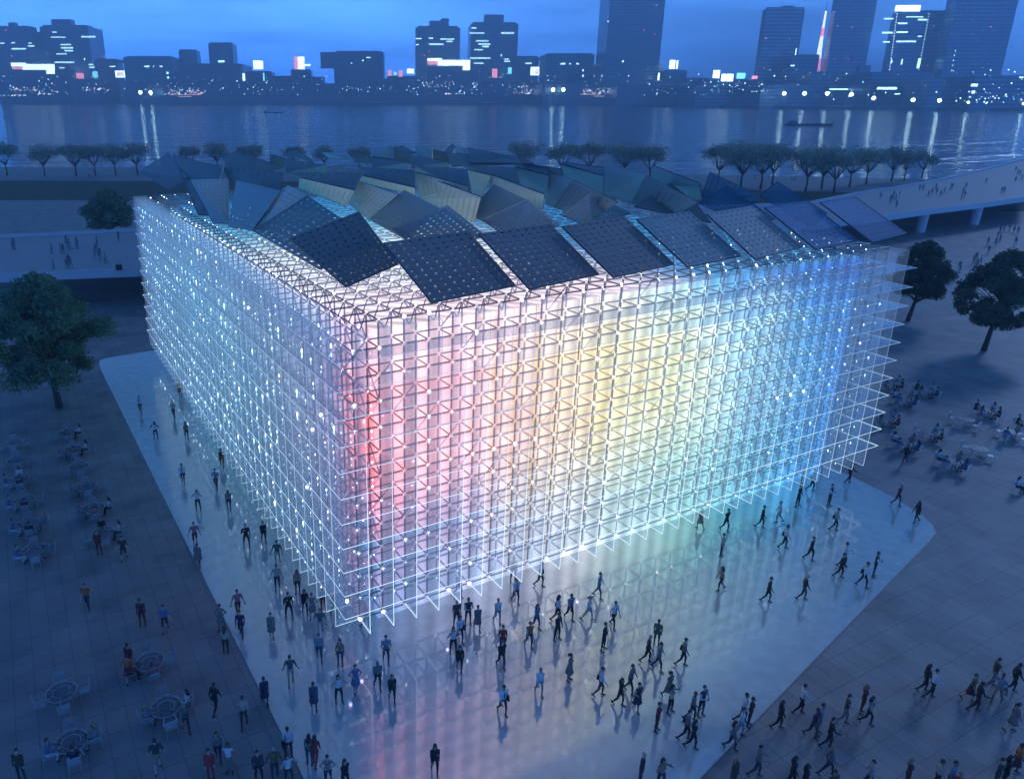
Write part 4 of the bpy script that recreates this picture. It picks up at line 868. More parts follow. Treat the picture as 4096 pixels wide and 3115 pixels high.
PEOPLE = """
A 1212 758 mwalk 10 w d sk T|man in white shirt and tie on the blue floor end nearest the big tree
A 1500 803 mcup 0 c d sk S|man in pale shirt with hands before him, near the fins at the far floor end
A 1345 985 fhands 5 w k lk SN|woman in white top touching her head, below the man in tie near the big tree
A 1610 985 fwalk 20 F d lk S|woman in patterned top and grey trousers, close to the fins at the far floor end
A 1555 615 fstand 180 o o sk K|person in orange, almost hidden by the lowest fin tips of the frosted side
A 1915 1225 fwalk 15 k o sn N|woman in black top and brown trousers half hidden behind a frosted fin
A 1580 1368 mwalk 10 w d sk T|man in white shirt and tie beside the middle of the frosted side
A 1865 1415 mcup 0 h d sk S|man in short sleeved shirt with hands before him, near the middle frosted fins
A 1710 1597 fhands 5 w k ln SN|woman in white top with hands at her face, on the violet part of the floor
A 1975 1595 fwalk 15 F d lk S|woman in patterned top with long hair, on the violet floor near the fins
L 1270 162 mspread 20 p m sk SH|person in pink top and dark red shorts with one arm out, at the floor border
L 1292 296 fwalk 0 f f sk KD|woman in checked dress right below the pink top at the floor border
L 1602 176 mphone 15 k k sk|man in black suit on the phone with legs apart, on the dark blue floor
L 648 222 mstand 0 m m sk|person in dark red suit standing in front of the lowest table by the floor
L 808 258 mspread 10 d d sk SH|man in dark shirt and shorts stepping away from the lowest table by the floor
L 572 576 mwalk 5 o n sn S|lone person in brown tee walking across the empty dark paving
L 928 684 mstand 5 m m sk|person in dark maroon suit alone beside the man with spread arms, on the dark paving
L 1075 722 mspread 12 b d sk SH|man in blue shirt and shorts with arms spread, on the dark paving
L 1550 618 mspread 25 p m sk SH|person in pink top and dark shorts before the navy figure on the dark blue floor
L 1438 706 fhips 5 F F sk KDN|woman in printed dress with both elbows out, standing on the border line of the floor
L 1568 756 mwalk 0 n n sk|navy clad figure right below the pink top on the dark blue floor
L 1468 862 fstand 180 c x ln|woman in cream top seen from behind, on the border line of the floor
L 842 1046 fhips 200 o m sk SK|woman in orange top and dark red skirt seen from behind beside the occupied dim table
L 848 985 mstand 160 m d sk S|man in dark red tee behind the woman in orange at the dim table
L 1402 1250 mwalk 160 k k sk|person in black walking away, on the dark paving near the floor border
L 1588 1338 mwalkb 190 c x sn|man in cream shirt and brown trousers walking away near the floor border
L 1210 1370 fstride 30 t x lb SN|blond woman in teal top and brown trousers striding past the dim table
L 1028 1622 mspread 200 d y sk SH|man in dark shirt and tan shorts walking away with arms out, dark lower paving
L 1420 1560 fwalk 10 F n lk|woman in dark print beside the woman in white on the dark lower paving
L 1495 1636 fstand 0 w g ln N|woman in white vest top at the lower end of the dark paving
L 1372 1678 fstand 10 r r sn|woman in orange red suit at the lower end of the dark paving
L 145 1690 mstand 0 x d sk|dim man almost lost in the darkest corner of the paving
M 52 147 fwalk 20 k k sk|woman in black suit walking beside the frosted fins, alone on the violet floor
M 142 285 mspread 5 e c sk S|man in green tee and pale trousers, farther of the two men by the frosted fins
M 140 448 mspread 8 c d sk|man in cream shirt walking towards us with arms out, below the man in green tee
M 272 478 fstand 0 y d ln S|long haired woman in tan top, right of the man in cream shirt by the fins
M 215 638 mphone 20 k k sk|man in black suit on the phone, in the group by the near glass corner
M 320 606 fwalk 15 k k lk|long haired woman in black between the phone man and the woman in print
M 368 632 fhips 5 F F sk KDN|woman in dark print dress with hands on hips by the near glass corner
M 438 586 fstand 10 w r sb S|person in white top and bright red trousers behind the frosted fins at the corner
M 512 632 mwalk 30 t d sk|man seen through the frosted fins right at the near corner
M 575 462 mwalk 60 t d sk|man seen faintly through the glass above the near corner
M 103 762 fwalk 5 f f sk KD|woman in checked coat and skirt on the dark blue floor, apart from the corner group
M 420 745 mspread 5 t c sk S|man in teal tee behind another man in front of the near glass corner
M 412 912 mwalk 10 h j sk|man in light blue grey shirt in front of the one in teal tee
M 548 942 fstand 0 s j ln|long haired woman in beige jacket and jeans standing before the near glass corner
M 845 926 mcup 10 h d sk S|man in grey tee with hands at his waist in front of the near glass corner
M 228 1062 mspread 190 e c sk SH|man in green tee and pale shorts walking away on the dark blue floor
M 60 1192 fwalk 20 n n sk D|woman in navy dress near the floor border, apart from others
M 378 1226 fwalk 10 j j sk K|woman in blue grey skirt suit in the lower part of the dark blue floor
M 538 1182 fhands 25 w k ln SN|woman in white top raising a hand to her face, feet wide apart
M 648 1112 fhips 20 b n sk KDN|woman in blue dress with elbows out in front of the man in grey jacket
M 790 1096 mwalk 15 g k sg|man in grey jacket and black trousers, below the man with hands at his waist
M 884 1176 fwalk 10 k k lk|woman in black coat walking towards us, right of the man in grey jacket
M 715 702 fwalk 60 b j lb|woman in blue seen through the first fin of the front
M 1315 496 mwalk 30 g d sg|man seen through the fourth fin of the front
M 1322 792 mwalk 20 w d sk B|man in white shirt with dark strap in the tight group before the front
M 1300 690 mstand 20 d d zz S|bald man in dark tee at the back of the tight group before the front
M 1375 676 mcross 15 d d sk V|man in dark vest with folded arms in the tight group before the front
M 1436 712 fwalk 10 f f sk KD|woman in checked coat right of the man with folded arms
M 1566 666 fwalk 15 w q sb N|slim woman in white top walking alone before the fourth and fifth fins
M 1278 862 fhands 20 w k lk SN|woman in white top and black trousers leaning, below the tight group
M 1320 982 fwalk 0 k k lk|woman in black walking towards us below the tight group
M 1590 958 mwalk 20 k d sk|man in open black jacket in front of the girl in pink red
M 1598 850 fstand 0 r m pn S|girl in pink red top with hair bun behind the man in open black jacket
M 1600 1258 mwalk 20 w x sk TB|man in white shirt and dark tie with black bag, alone on the glittering floor
M 1160 1642 fwalk 5 k k lk|long haired woman in black suit, alone in the empty lower floor
M 215 1546 mstand 200 w d sk B|man in white shirt with shoulder bag seen from behind at the floor border
M 350 1582 fstand 170 f j lk|person in plaid shirt beside the woman in orange red on the floor
M 386 1586 fwalk 170 r r ln|woman in orange red suit beside the person in plaid shirt
M 125 1678 mspread 190 v d sg|grey haired man in olive shirt, lower border beside the dark paving
M 22 1700 mstand 20 d k sk|man in dark coat at the lower border of the paving
M 215 1712 fhands 30 w d ln SN|woman with lifted arm at the lower border, below the man with a bag
M 470 1716 fhips 5 F n sk N|woman in printed blouse cut by the lower border of the floor
M 580 1742 fwalk 40 k k lk|woman in black cut by the lower border, right of the printed blouse
N 180 430 mwalk 60 w k sk B|man in white shirt with bag half behind a fin tip of the front
N 22 537 mwalk 20 w d sk T|man in white shirt and tie just in front of the dark fin tip
N 5 400 mstand 20 d d sk|man half hidden behind the fin tips above the one in tie
N 155 706 fwalk 40 b j ln|woman in pale blue jacket and jeans behind the person in orange tee
N 108 822 fwalk 15 o d sn SN|woman in bright orange tee walking towards us
N 290 655 mwalk 70 w k lk B|long haired person in white shirt with black bag behind the phone man
N 290 778 mphone 40 k k sk|man in black suit on the phone, below the one with the black bag
N 372 645 mwalk 25 h k sk T|man in light blue shirt and tie, between the bag carrier and the striding woman
N 490 650 fstride 70 w c pb|woman in white with ponytail taking a long stride
N 558 502 mspread 60 h j sk|man in blue shirt and jeans walking alone before the fins
N 655 696 mwalkb 30 w k sk TG|man in white shirt with green tie
N 590 842 mphone 60 k k sk|man in black suit bending to his phone, right of the striding woman
N 935 812 fstand 150 v v sn|person in olive jacket at the back of the trio
N 872 922 mwalk 70 d k zz|bald man in dark grey shirt striding at the head of the trio
N 945 972 mspread 60 g d sk|man in grey shirt with arms out, front of the trio
N 1102 944 mwalk 70 g k sk B|man in grey shirt with large black bag, right of the trio
N 175 1132 fwalk 10 w q sb|woman in white shirt and pale trousers, alone on the floor
N 368 1040 fstand 60 f f pk KDN|woman in dark checked dress with ponytail looking at her hands
N 568 1140 mwalk 80 w d sk B|man in white shirt with bag at his back, looking away
N 762 1120 mspread 50 g d sk|man in grey shirt with arms out, behind the pair of dark figures
N 695 1202 fwalk 50 k k lk|woman in black jacket next to the woman in short dress
N 808 1232 fhips 30 d d sk KDN|woman in short dark dress with hands to her shoulders
N 1010 1157 fwalk 30 f f pk KDN|woman in checked dress with ponytail behind the woman covering her face
N 1022 1248 fhands 50 q k lk SN|woman in grey top covering her face with her hands
N 1160 1300 mgest 60 g d zz|bald man in grey shirt facing the man with folded arms
N 1222 1266 mcross 30 d d sk V|man in dark vest with folded arms beside the bald man in grey
N 935 1366 fstand 60 m m sn|woman in dark red suit standing alone in the lower crowd
N 1122 1426 mwalk 70 g k sk B|man in grey shirt with a black bag below the bald man
N 1164 1482 fwalk 50 k k lk|long haired woman in black, lowest of the lower crowd
N 830 1712 mstand 60 k d zz|big man in black jacket at the lower border
N 958 1740 fhands 20 s d lk SN|woman with hands at her face cut by the lower border
N 1355 232 fstand 60 c d sn|woman in cream top alone near the far fin tips
N 1348 452 fwalk 270 y x ln|long haired woman in brown alone on the bright floor
N 1652 532 mwalk 60 k k sk|man in black standing at the bright floor's middle, near the walker in jacket
N 1488 1312 mwalk 60 w d sk T|man in white shirt and tie behind the woman in white at the floor border
N 1472 1398 fwalk 60 w q sn|woman in white blouse in front of the man in tie at the floor border
N 1534 1332 fstand 60 m m sn|woman in dark red suit at the floor border, beside the man in tie
N 1420 1487 fwalk 40 g d lk|woman in grey on the very edge of the floor
N 1580 1662 mcup 70 g d sk S|man in grey tee holding his hands before him on the tiled paving
N 1425 1740 fstand 30 x x lb|woman with light brown hair cut by the lower border of the tiled paving
N 1216 55 fwalk 200 y d lk KD|woman in tan dress beside the far fin tips
N 1382 72 mwalk 30 k k sk|man in black suit a little before the far fin tips
N 1612 50 mwalk 60 k d sk|man in black jacket striding at the far end of the bright floor
O 100 182 mwalk 70 w k sk B|man in white shirt with bag at the middle of the far floor
O 266 260 mwalk 40 k k sk|slim man in black right of the man with a bag on the far floor
O 460 372 mwalk 60 k k sk|man in black in front of the white shirt, right part of the floor
O 484 300 mcup 70 w k sk|man in white shirt standing right behind the man in black
O 612 432 mwalkb 70 w k sk B|man in white shirt running with a big black bag near the floor border
O 682 366 mcross 60 d d sk V|man in vest with folded arms behind the running bag carrier
O 222 517 mwalk 70 k d zz|bald man in open black jacket walking on the shiny floor
O 428 68 mwalk 70 c d sk B|man in cream shirt with black bag, alone near the rounded floor end
O 62 1352 fwalk 70 k k lk|woman in black stepping off the floor onto the tiled paving
O 202 1254 mgest 80 w k sk|man in white shirt holding out one hand just off the floor
O 280 1412 mwalk 30 n d sk SH|man in navy tee and dark shorts beside the man in suit
O 318 1386 mstand 60 h q sk S|man in pale blue tee behind the man in navy
O 382 1476 mgest 70 k k sk|man in black suit reaching out his hand, below the tee pair
O 486 1320 mgest 70 d g sk SN|man in dark vest with both hands forward, in the middle of the tiled paving
O 602 1248 fstand 60 m m lb|blond woman in dark red suit on the tiled paving
O 640 1324 fwalk 40 g k lk N|woman in grey top and long black skirt below the blond woman
O 1006 1108 fwalk 70 k k lk|long haired woman in black behind the man in white, open tiled paving
O 1048 1152 mgest 80 w k sk|man in white shirt holding out one hand, open tiled paving
O 1300 1172 fwalk 30 v m sk SK|woman in olive top and red skirt behind the man in suit
O 1338 1238 mgest 70 k k sk|man in black suit pointing, in front of the woman with red skirt
O 1448 1078 mgest 80 d g sk SN|man in dark vest holding out his hands near the picture border
O 1476 1182 mspread 300 h y sk SH|man in blue shirt and tan shorts with legs wide apart
O 1578 1112 mwalk 70 k k sk|man in black suit cut by the picture border
O 1572 1368 fwalk 70 f x pk KD|woman in checked coat at the picture border
O 140 1724 fwalk 60 k k lk|woman in black with ponytail at the lower border, left of the striding woman
O 378 1655 fstride 70 g d lb|long haired woman in grey taking a long stride near the lower border
O 218 1775 fwalk 60 k k lk|dark haired head and shoulders at the lower border beside the striding woman
O 640 1762 mspread 250 q d sk|man in pale grey with outstretched arm at the lower border
O 885 1742 fstand 60 m m lb|blond woman in dark red coat at the lower border
O 1078 1745 fwalk 60 c k sk|woman in cream blouse at the lower border
O 1160 1770 mstand 30 h d sk|man in blue shirt behind the woman in cream at the lower border
O 1196 1830 fstand 330 r r sb|grey blond person in red cut by the lower border
O 1462 1752 mstand 40 d d sk|man in dark shirt next to the woman in black coat at the lower border
O 1518 1722 fstand 60 k k lk|woman in long black coat at the lower border near the picture corner
O 1590 1638 fwalk 60 o m sk SK|woman in orange top and red skirt near the picture corner
O 392 1830 mstand 20 x d sk|brown haired head just above the lower border
C 690 1146 mgest 90 k k sk|man in black suit pointing away by the last fin tip
C 520 1342 mcross 40 d d sk V|man in vest with folded arms at the narrow end of the floor
C 1105 1340 mwalk 30 m d zz|bald man in dark red jacket on the rounded floor edge
C 1268 1482 fwalk 270 k k lk|woman in black striding along the rounded floor edge
C 1172 972 fstride 280 k k lk|woman in black striding past the cafe tables near the blue corner
C 250 1346 mphone 40 k k sk|man in black suit on the phone below the last fin tips
C 368 1212 mwalk 60 w d sk B|man in white shirt with bag under the last fin tips
C 440 1076 mwalk 60 h d sk|man seen through the last fins, stepping round the corner
C 86 1482 fwalk 250 w q sb N|slim woman in white vest walking before the far fin tips
C 285 1152 mstand 60 h d sk|man half behind a fin tip above the man on the phone
"""
for line in PEOPLE.strip().split('\n'):
    a, lab = line.split('|'); f = a.split(); 
    c, x, y, pose, deg, top, bot, hair = f[:8]; opts = f[8] if len(f) > 8 else ''
    person(cp(c, float(x), float(y), 0.01), facing(float(deg)), pose, top, bot, hair, lab, opts)

# faint strollers on the bridge, by the river and beyond the far trees
GH = [('B', (97,710),(85,708),(337,738),(395,735),(412,742),(440,700),(455,708),(432,690),(497,705),(505,703),(615,770),(630,690),(622,730),(645,775),(655,778),(685,800),(770,660),(435,830),(460,832),(448,815),(350,850))]
gp = []
for x, y in GH[0][1:]: gp.append((x / 1.617, 560 + y / 1.617, ZB, 'faint stroller on the bridge deck beside the frosted end'))
for x, y in ((1275,385),(1340,400),(1355,390),(1375,398),(1400,375),(1340,418),(1380,440),(1362,372),(1530,330),(1552,330),(1585,372),(1610,352),(1635,322),(1640,352),(1690,352),(1665,368),(1740,322),(1730,324),(1800,392),(1812,352),(1830,312),(1820,380),(1960,285),(2060,348),(2078,345),(2152,205),(2178,232),(2190,262),(2150,275),(2165,225)):
    gp.append((2732 + x / 1.6195, 560 + y / 1.6195, ZB, 'faint stroller on the curving bridge deck'))
for x, y in ((2050,605),(2075,597),(2110,592),(2140,602),(2165,612),(2030,655),(2050,662),(2150,682),(1970,685),(1975,738),(1880,800),(1900,822),(1920,812),(1790,862),(1880,862),(1755,922),(1842,912),(1785,840),(1895,780),(2020,690)):
    gp.append((2732 + x / 1.6195, 560 + y / 1.6195, 0, 'faint stroller on the paving behind the dark trees'))
for x, y in ((352,262),(372,262),(465,260),(700,265),(715,265),(728,263),(795,256),(810,255)):
    gp.append((2732 + x / 1.6195, 560 + y / 1.6195, 0, 'faint stroller on the river promenade past the blue panels'))
for x, y in ((215,1095),(205,1098),(310,1105),(550,1085),(565,1083),(655,1085),(612,1130),(578,1160)):
    gp.append((x / 1.617, y / 1.617, 0, 'faint stroller under the slim riverside trees'))
for i, (u, v, z, lab) in enumerate(gp):
    person(Vector(on_z(u, v, z)), rp.random() * 6.28, rp.choice(['mstand', 'mwalk', 'fwalk', 'fstand', 'mcup']), rp.choice('qhqg'), rp.choice('hgqg'), rp.choice(['sk', 'sn', 'lk']), lab, '', lab.replace('stroller', 'strollers'))

# ------------------------------------------------------------------ cafe tables and chairs
MWIRE = mat('pale metal', (.42, .45, .50), .35, metal=.6); MTOP, N = newmat('smoked glass top')
p = N.n('BsdfPrincipled'); p.inputs['Base Color'].default_value = (.10, .13, .17, 1); p.inputs['Roughness'].default_value = .3
t = N.n('BsdfTransparent'); mx = N.n('MixShader'); mx.inputs[0].default_value = .5; N.put(mx.inputs[1], t); N.put(mx.inputs[2], p); N.put(N.out.inputs[0], mx)
def ring(mb, r, z, w=.016, n=32): mb.tube([(r * math.cos(6.2832 * k / n), r * math.sin(6.2832 * k / n), z) for k in range(n)], w, 5, closed=True)
TB = empty('cafe_table', (0, 0, 0)); mb = MB(); mb.disc((0, 0), .69, .725, .74, 36); mb.build('glass_top', MTOP, TB)
mb = MB(); ring(mb, .70, .733, .02); ring(mb, .40, .745, .011)
for k in range(6): a = k * math.pi / 3; mb.tube([(.40 * math.cos(a), .40 * math.sin(a), .744), (.69 * math.cos(a), .69 * math.sin(a), .744)], .009, 4)
mb.build('rim', MWIRE, TB)
for k in range(4):
    mb = MB(); a = k * math.pi / 2 + .78; mb.tube([(.62 * math.cos(a), .62 * math.sin(a), .72), (.3 * math.cos(a), .3 * math.sin(a), .4), (.5 * math.cos(a), .5 * math.sin(a), 0)], .018, 6); mb.build('leg', MWIRE, TB)
CH = empty('slatted_chair', (0, 0, 0))       # faces -Y
mb = MB()
for k in range(8): mb.box(-.23 + k * .0605, -.195 + k * .0605, -.24, .2, .435, .452)
mb.tube([(-.24, -.24, .43), (.24, -.24, .43), (.24, .22, .43), (-.24, .22, .43)], .014, 5, closed=True); mb.build('seat', MWIRE, CH)
mb = MB()
for k in range(8): z = .52 + k * .055; y = .215 + k * .011; mb.box(-.22, .22, y, y + .012, z, z + .035)
for s in (-1, 1): mb.tube([(s * .235, .21, .43), (s * .235, .30, .95)], .014, 5)
mb.tube([(-.235, .30, .95), (.235, .30, .95)], .014, 5); mb.build('backrest', MWIRE, CH)
for s in (-1, 1):
    mb = MB(); mb.tube([(s * .27, .26, .66), (s * .28, -.05, .66), (s * .27, -.24, .62), (s * .25, -.25, .43)], .014, 5); mb.build('armrest', MWIRE, CH)
    for (y0, y1) in ((-.23, -.28), (.2, .27)):
        mb = MB(); mb.tube([(s * .235, y0, .43), (s * .25, y1, 0)], .014, 5); mb.build('leg', MWIRE, CH)
first = {'t': True, 'c': True}
# table: crop, x, y (table top), phrase, chairs by compass side: '.' none, 'e' empty, else a seated person; sides are far(+y), right(+x), near(-y), left(-x)
SEAT = {'W': ('fseat', 'w', 'k', 'lk', 'dark haired woman in white'), 'O': ('mseat', 'v', 'd', 'sk', 'person in olive'), 'B': ('fseat', 'h', 'q', 'lb', 'blond woman in grey'), 'M': ('mseat', 'b', 'w', 'sk', 'man in blue and white'),
        'N': ('mseat', 'n', 'n', 'sk', 'person in dark blue'), 'P': ('mseat', 'p', 'd', 'sk', 'person in pink'), 'K': ('mseat', 'k', 'k', 'sk', 'man in black jacket'), 'R': ('mseat', 'r', 'd', 'sk', 'person in red'), 'G': ('fseat', 'c', 'q', 'ln', 'woman in beige'), 'U': ('fseat', 'b', 'j', 'lk', 'long haired person in bright blue')}
TABLES = [
 ('A', 110, 1012, 'farthest table of the outer row below the big tree', 'eeee'),
 ('A', 575, 922, 'farthest table of the inner row below the big tree', 'eWOe'),
 ('A', 140, 1162, 'second table of the outer row below the big tree', 'eeee'),
 ('A', 168, 1322, 'third table of the outer row below the big tree', 'WeNM'),
 ('A', 627, 1065, 'second table of the inner row below the big tree', 'eWOB'),
 ('A', 680, 1217, 'third table of the inner row below the big tree', 'eeee'),
 ('A', 742, 1386, 'fourth table of the inner row below the big tree', 'eeeB'),
 ('A', 207, 1506, 'fourth table of the outer row below the big tree', 'eeNM'),
 ('A', 810, 1572, 'fifth table of the inner row below the big tree', 'eWPB'),
 ('L', 185, 20, 'fifth table of the outer row below the big tree', 'eBNM'),
 ('L', 220, 190, 'last table of the outer row below the big tree', 'eBeM'),
 ('L', 670, 76, 'last table of the inner row below the big tree', 'KWee'),
 ('L', 972, 915, 'upper dim table near the floor border', 'eePR'),
 ('L', 397, 1112, 'empty table in the dark, by itself', 'eeee'),
 ('L', 1078, 1208, 'lower dim table near the floor border', 'eWeB'),
 ('L', 462, 1434, 'darkest table in the bottom corner', 'eBNM'),
 ('C', 1075, 272, 'table peeping from behind the blue glass corner', 'eWOG'),
 ('C', 1370, 340, 'farthest full table past the glass corner', 'KWOG'),
 ('C', 1180, 412, 'full table just under the farthest one', 'WGUM'),
 ('C', 1032, 582, 'table with red shirt by the blue glass shelves', 'eWRG'),
 ('C', 1895, 512, 'full table with red shirt near the border', 'KWRG'),
 ('C', 1697, 590, 'farther empty table on the open paving', 'eeee'),
 ('C', 1395, 702, 'half full table on the open paving', 'eWOe'),
 ('C', 1190, 792, 'full table behind the striding woman', 'WGUM'),
 ('C', 1815, 842, 'closer empty table on the open paving', 'eeee'),
 ('C', 1590, 950, 'full table closest to us on the open paving', 'WGUM'),
 ('C', 2105, 702, 'table with two sitters at the picture border', 'eGeM'),
 ('C', 2262, 642, 'table beyond the picture border', 'K...'),
 ('C', 2290, 1195, 'low table cut off by the picture border', 'W...')]
SIDES = {'far': (0, 1, 0.0), 'right': (1, 0, -math.pi / 2), 'near': (0, -1, math.pi), 'left': (-1, 0, math.pi / 2)}
WORD = {'far': 'far', 'right': 'glass-floor', 'near': 'near', 'left': 'outer'}; WORDR = {'far': 'hall', 'right': 'far', 'near': 'border', 'left': 'near'}
for c, x, y, phrase, occ in TABLES:
    t = cp(c, x, y, .74); out = x > 2200
    if not out:
        o = TB if first['t'] else copy_tree(TB); first['t'] = False
        o.location = (t.x, t.y, 0.0); o.rotation_euler = (0, 0, random.random()); tag(o, 'round glass topped ' + phrase, 'table', 'round cafe tables')
    for (sd, (dx, dy, rz)), s in zip(SIDES.items(), occ):
        if s == '.': continue
        w = (WORDR if c == 'C' else WORD)[sd]; jr = random.uniform(-.12, .12)
        loc = (t.x + dx * 1.0, t.y + dy * 1.0, 0.0)
        o = CH if first['c'] else copy_tree(CH); first['c'] = False
        o.location = loc; o.rotation_euler = (0, 0, rz + jr)
        lab = ('empty slatted chair, %s side of %s' if s == 'e' else 'occupied slatted chair, %s side of %s') % (w, phrase)
        tag(o, lab, 'chair', 'slatted cafe chairs')
        if s != 'e':
            ps, tp, bt, hr, ds = SEAT[s]; back = Vector((0, .02, 0)); back.rotate(Matrix.Rotation(rz + jr, 3, 'Z'))
            zoff = .445 - (POSES[ps]['hip'][2] - .09)
            person(Vector(loc) + back + Vector((0, 0, zoff)), rz + jr, ps, tp, bt, hr, ds + ' at ' + phrase, 'S' if s in 'OPN' else '', 'people seated at cafe tables')
# ------------------------------------------------------------------ the city across the river
def win_wall(name, col, lit=0.06):
    """a dim facade with floor bands"""
    M, N = newmat(name); tc = N.n('TexCoord'); s = N.n('SeparateXYZ'); N.put(s.inputs[0], tc.outputs['Object'])
    zb = N.math('FRACT', N.math('DIVIDE', s.outputs[2], 9.0)); band = N.math('LESS_THAN', zb, 0.5)
    p = N.n('BsdfPrincipled'); N.put(p.inputs['Base Color'], N.mix(band, col, tuple(c * .3 for c in col))); p.inputs['Roughness'].default_value = .3; p.inputs['Metallic'].default_value = .55
    N.put(N.out.inputs[0], p); return M
MB1 = win_wall('facade slate', (.20, .28, .40)); MB2 = win_wall('facade grey', (.28, .36, .48)); MB3 = win_wall('facade dark', (.16, .22, .32)); MBW = mat('pale gabled facade', (.4, .42, .48), .7)
MWIN = emis('lit windows', (.45, .85, 1.0), 5.5); MSIGNW = emis('white light panel', (.62, .9, 1.0), 7.0); MSIGNP = emis('pink light panel', (1.0, .35, .55), 3.0); MRED = emis('red beacon', (1.0, .12, .3), 8.0); MCY = emis('cyan light panel', (.2, .8, 1.0), 4.0)
MDIM = emis('dim lit rooms', (.5, .8, 1.0), 1.6)
MLAMP = emis('flood lamp', (.55, .92, 1.0), 24.0)
def city(D, boxes, label, M, name='building', cat='building', wins=(), reds=(), group='buildings across the river', panels=()):
    """boxes: (x0, x1, top) in the 2209 px view, the first reaching down to the shore; wins: (x0, x1, y) lit window rows"""
    cx = (boxes[0][0] + boxes[0][1]) / 2
    q = at_dist(cx * VW, 208 * VW, D); o = empty(name, (q[0], q[1], 0), math.atan2(RH[1], RH[0])); tag(o, label, cat, group)
    k = D / (FPX / VW) * math.sqrt(1)          # metres per view pixel, about
    def L(x, y, dd=0.0):                        # view position -> local coordinates
        p = at_dist(x * VW, y * VW, D + dd); d = np.array([p[0] - q[0], p[1] - q[1]]); return float(d @ RH), float(d @ FH), p[2]
    zprev = -1.0; main = None
    for i, b in enumerate(boxes):
        x0, x1, top = b[:3]; xm = (L(x0, 208)[0], L(x1, 208)[0]); zt = L((x0 + x1) / 2, top)[2]; dep = (xm[1] - xm[0]) * (b[3] if len(b) > 3 else .8)
        z0 = zprev if len(b) < 5 else L(x0, b[4])[2]
        mb = MB(); mb.box(xm[0], xm[1], 0 + i * .8, dep + i * .8 if i == 0 else dep * .7, max(z0, -1), zt)
        mb.box(xm[0] + dep * .06, xm[1] - dep * .06, dep * .06 + .5, dep * .5, zt, zt + (zt - max(z0, 0)) * .018 + 1.5)
        blk = mb.build('tower_block' if i == 0 else 'upper_block', M, o); zprev = zt; main = blk if i == 0 else main
    for w in wins:
        x0, x1, y = w[:3]; h = w[3] if len(w) > 3 else 1.1; a = L(x0, y); b_ = L(x1, y); mb = MB(); n = max(1, int((x1 - x0) / 2.1)); n = 1 if n < 9 else n; st = (b_[0] - a[0]) / n
        for i in range(n):
            mb.box(a[0] + i * st, a[0] + (i + .8) * st, -.6 - k * .2, 0.3, a[2] - h * k, a[2] + h * k)
        mb.build('lit_window', MWIN, main)
    if boxes[0][2] < 145 and boxes[0][1] - boxes[0][0] > 30:      # a scatter of single lit rooms over the facade
        mb = MB(); X0, X1, Y0 = boxes[0][0] + 2, boxes[0][1] - 2, max(boxes[0][2] + 5, 2)
        for _ in range(int((X1 - X0) * (178 - Y0) / 420) + 6):
            a = L(random.uniform(X0, X1), Y0 + round(random.uniform(0, 178 - Y0) / 4) * 4); w_ = k * random.choice([.3, .4, .7])
            mb.box(a[0] - w_, a[0] + w_, -.5, .2, a[2] - k * .35, a[2] + k * .35)
        mb.build('lit_window', MDIM, main)['kind'] = 'stuff'
    for (x, y) in reds:
        a = L(x, y); mb = MB(); mb.ball((a[0], -k, a[2]), k * .75); mb.build('beacon', MRED, main)
    for (x0, x1, y0, y1, Mx) in panels:
        a = L(x0, y1); b_ = L(x1, y0); mb = MB(); mb.box(a[0], b_[0], -k * 1.2, -.05, a[2], b_[2]); mb.build('light_panel', Mx, main)
    return o
D1 = 3250
def c1(x): return x * .3335
city(D1, [(0, 88, 66), (19, 84, 57), (42, 59, 50)], 'stepped dark tower at the picture border with few lit rows', MB1, wins=[(0, 12, 94), (24, 34, 93), (25, 56, 106, 1.4), (60, 78, 100), (62, 70, 94)], reds=[(13, 66), (83, 69), (33, 42), (39, 41), (26, 122)])
city(D1 + 60, [(107, 208, 58), (133, 174, 43)], 'tall dark tower with curved front and many lit rows, beside the stepped border tower', MB1, wins=[(113, 124, 70), (110, 141, 81), (176, 206, 80, 1.5), (131, 153, 97), (132, 158, 104, 1.4), (139, 158, 110, 1.4), (122, 144, 117), (118, 160, 135, 1.3), (128, 150, 147), (181, 184, 128, 2), (191, 204, 140), (192, 207, 146)])
city(D1 - 30, [(88, 110, 110)], 'narrow low block between the two border towers', MB3)
city(D1 - 90, [(24, 118, 152)], 'low hall carrying a long bright white sign band under the border towers', MB3, panels=[(25, 56, 136, 144, MSIGNW), (27, 50, 145, 150, MSIGNP), (50, 117, 139, 151, MSIGNW), (101, 117, 151, 160, MSIGNW)])
city(D1 - 110, [(141, 166, 154), (148, 160, 142)], 'small pale gabled building below the tower with many lit rows', MBW, panels=[(167, 180, 158, 178, MSIGNP)])
city(D1, [(213, 260, 130), (260, 274, 136)], 'plain dark block with red roof beacons and a pink screen', MB3, reds=[(222, 122), (226, 122)], panels=[(250, 269, 153, 168, MSIGNW), (253, 266, 156, 165, MSIGNP), (201, 210, 155, 168, MCY)], wins=[(236, 252, 144)])
city(D1 - 20, [(275, 378, 124)], 'wide dark office block with one short lit row near the starry lamps', MB2, wins=[(311, 325, 144, 1.4), (330, 333, 144), (344, 352, 144), (359, 365, 158, 2), (360, 366, 168, 2)])
city(D1 + 200, [(394, 432, 110)], 'lower of two pale hazy blocks behind the low quay', MB2)
city(D1 + 230, [(458, 509, 95)], 'taller of two pale hazy blocks behind the low quay', MB2)
city(D1 - 40, [(402, 527, 140)], 'long low dark block between the hazy pair and the white billboards', MB3, wins=[(470, 488, 133, 2)])
city(D1 - 60, [(533, 588, 156)], 'small dark block under a white double billboard', MB3, panels=[(547, 562, 131, 150, MSIGNW), (563, 567, 132, 150, MSIGNW), (524, 528, 159, 175, MSIGNW), (568, 570, 158, 175, MCY)])
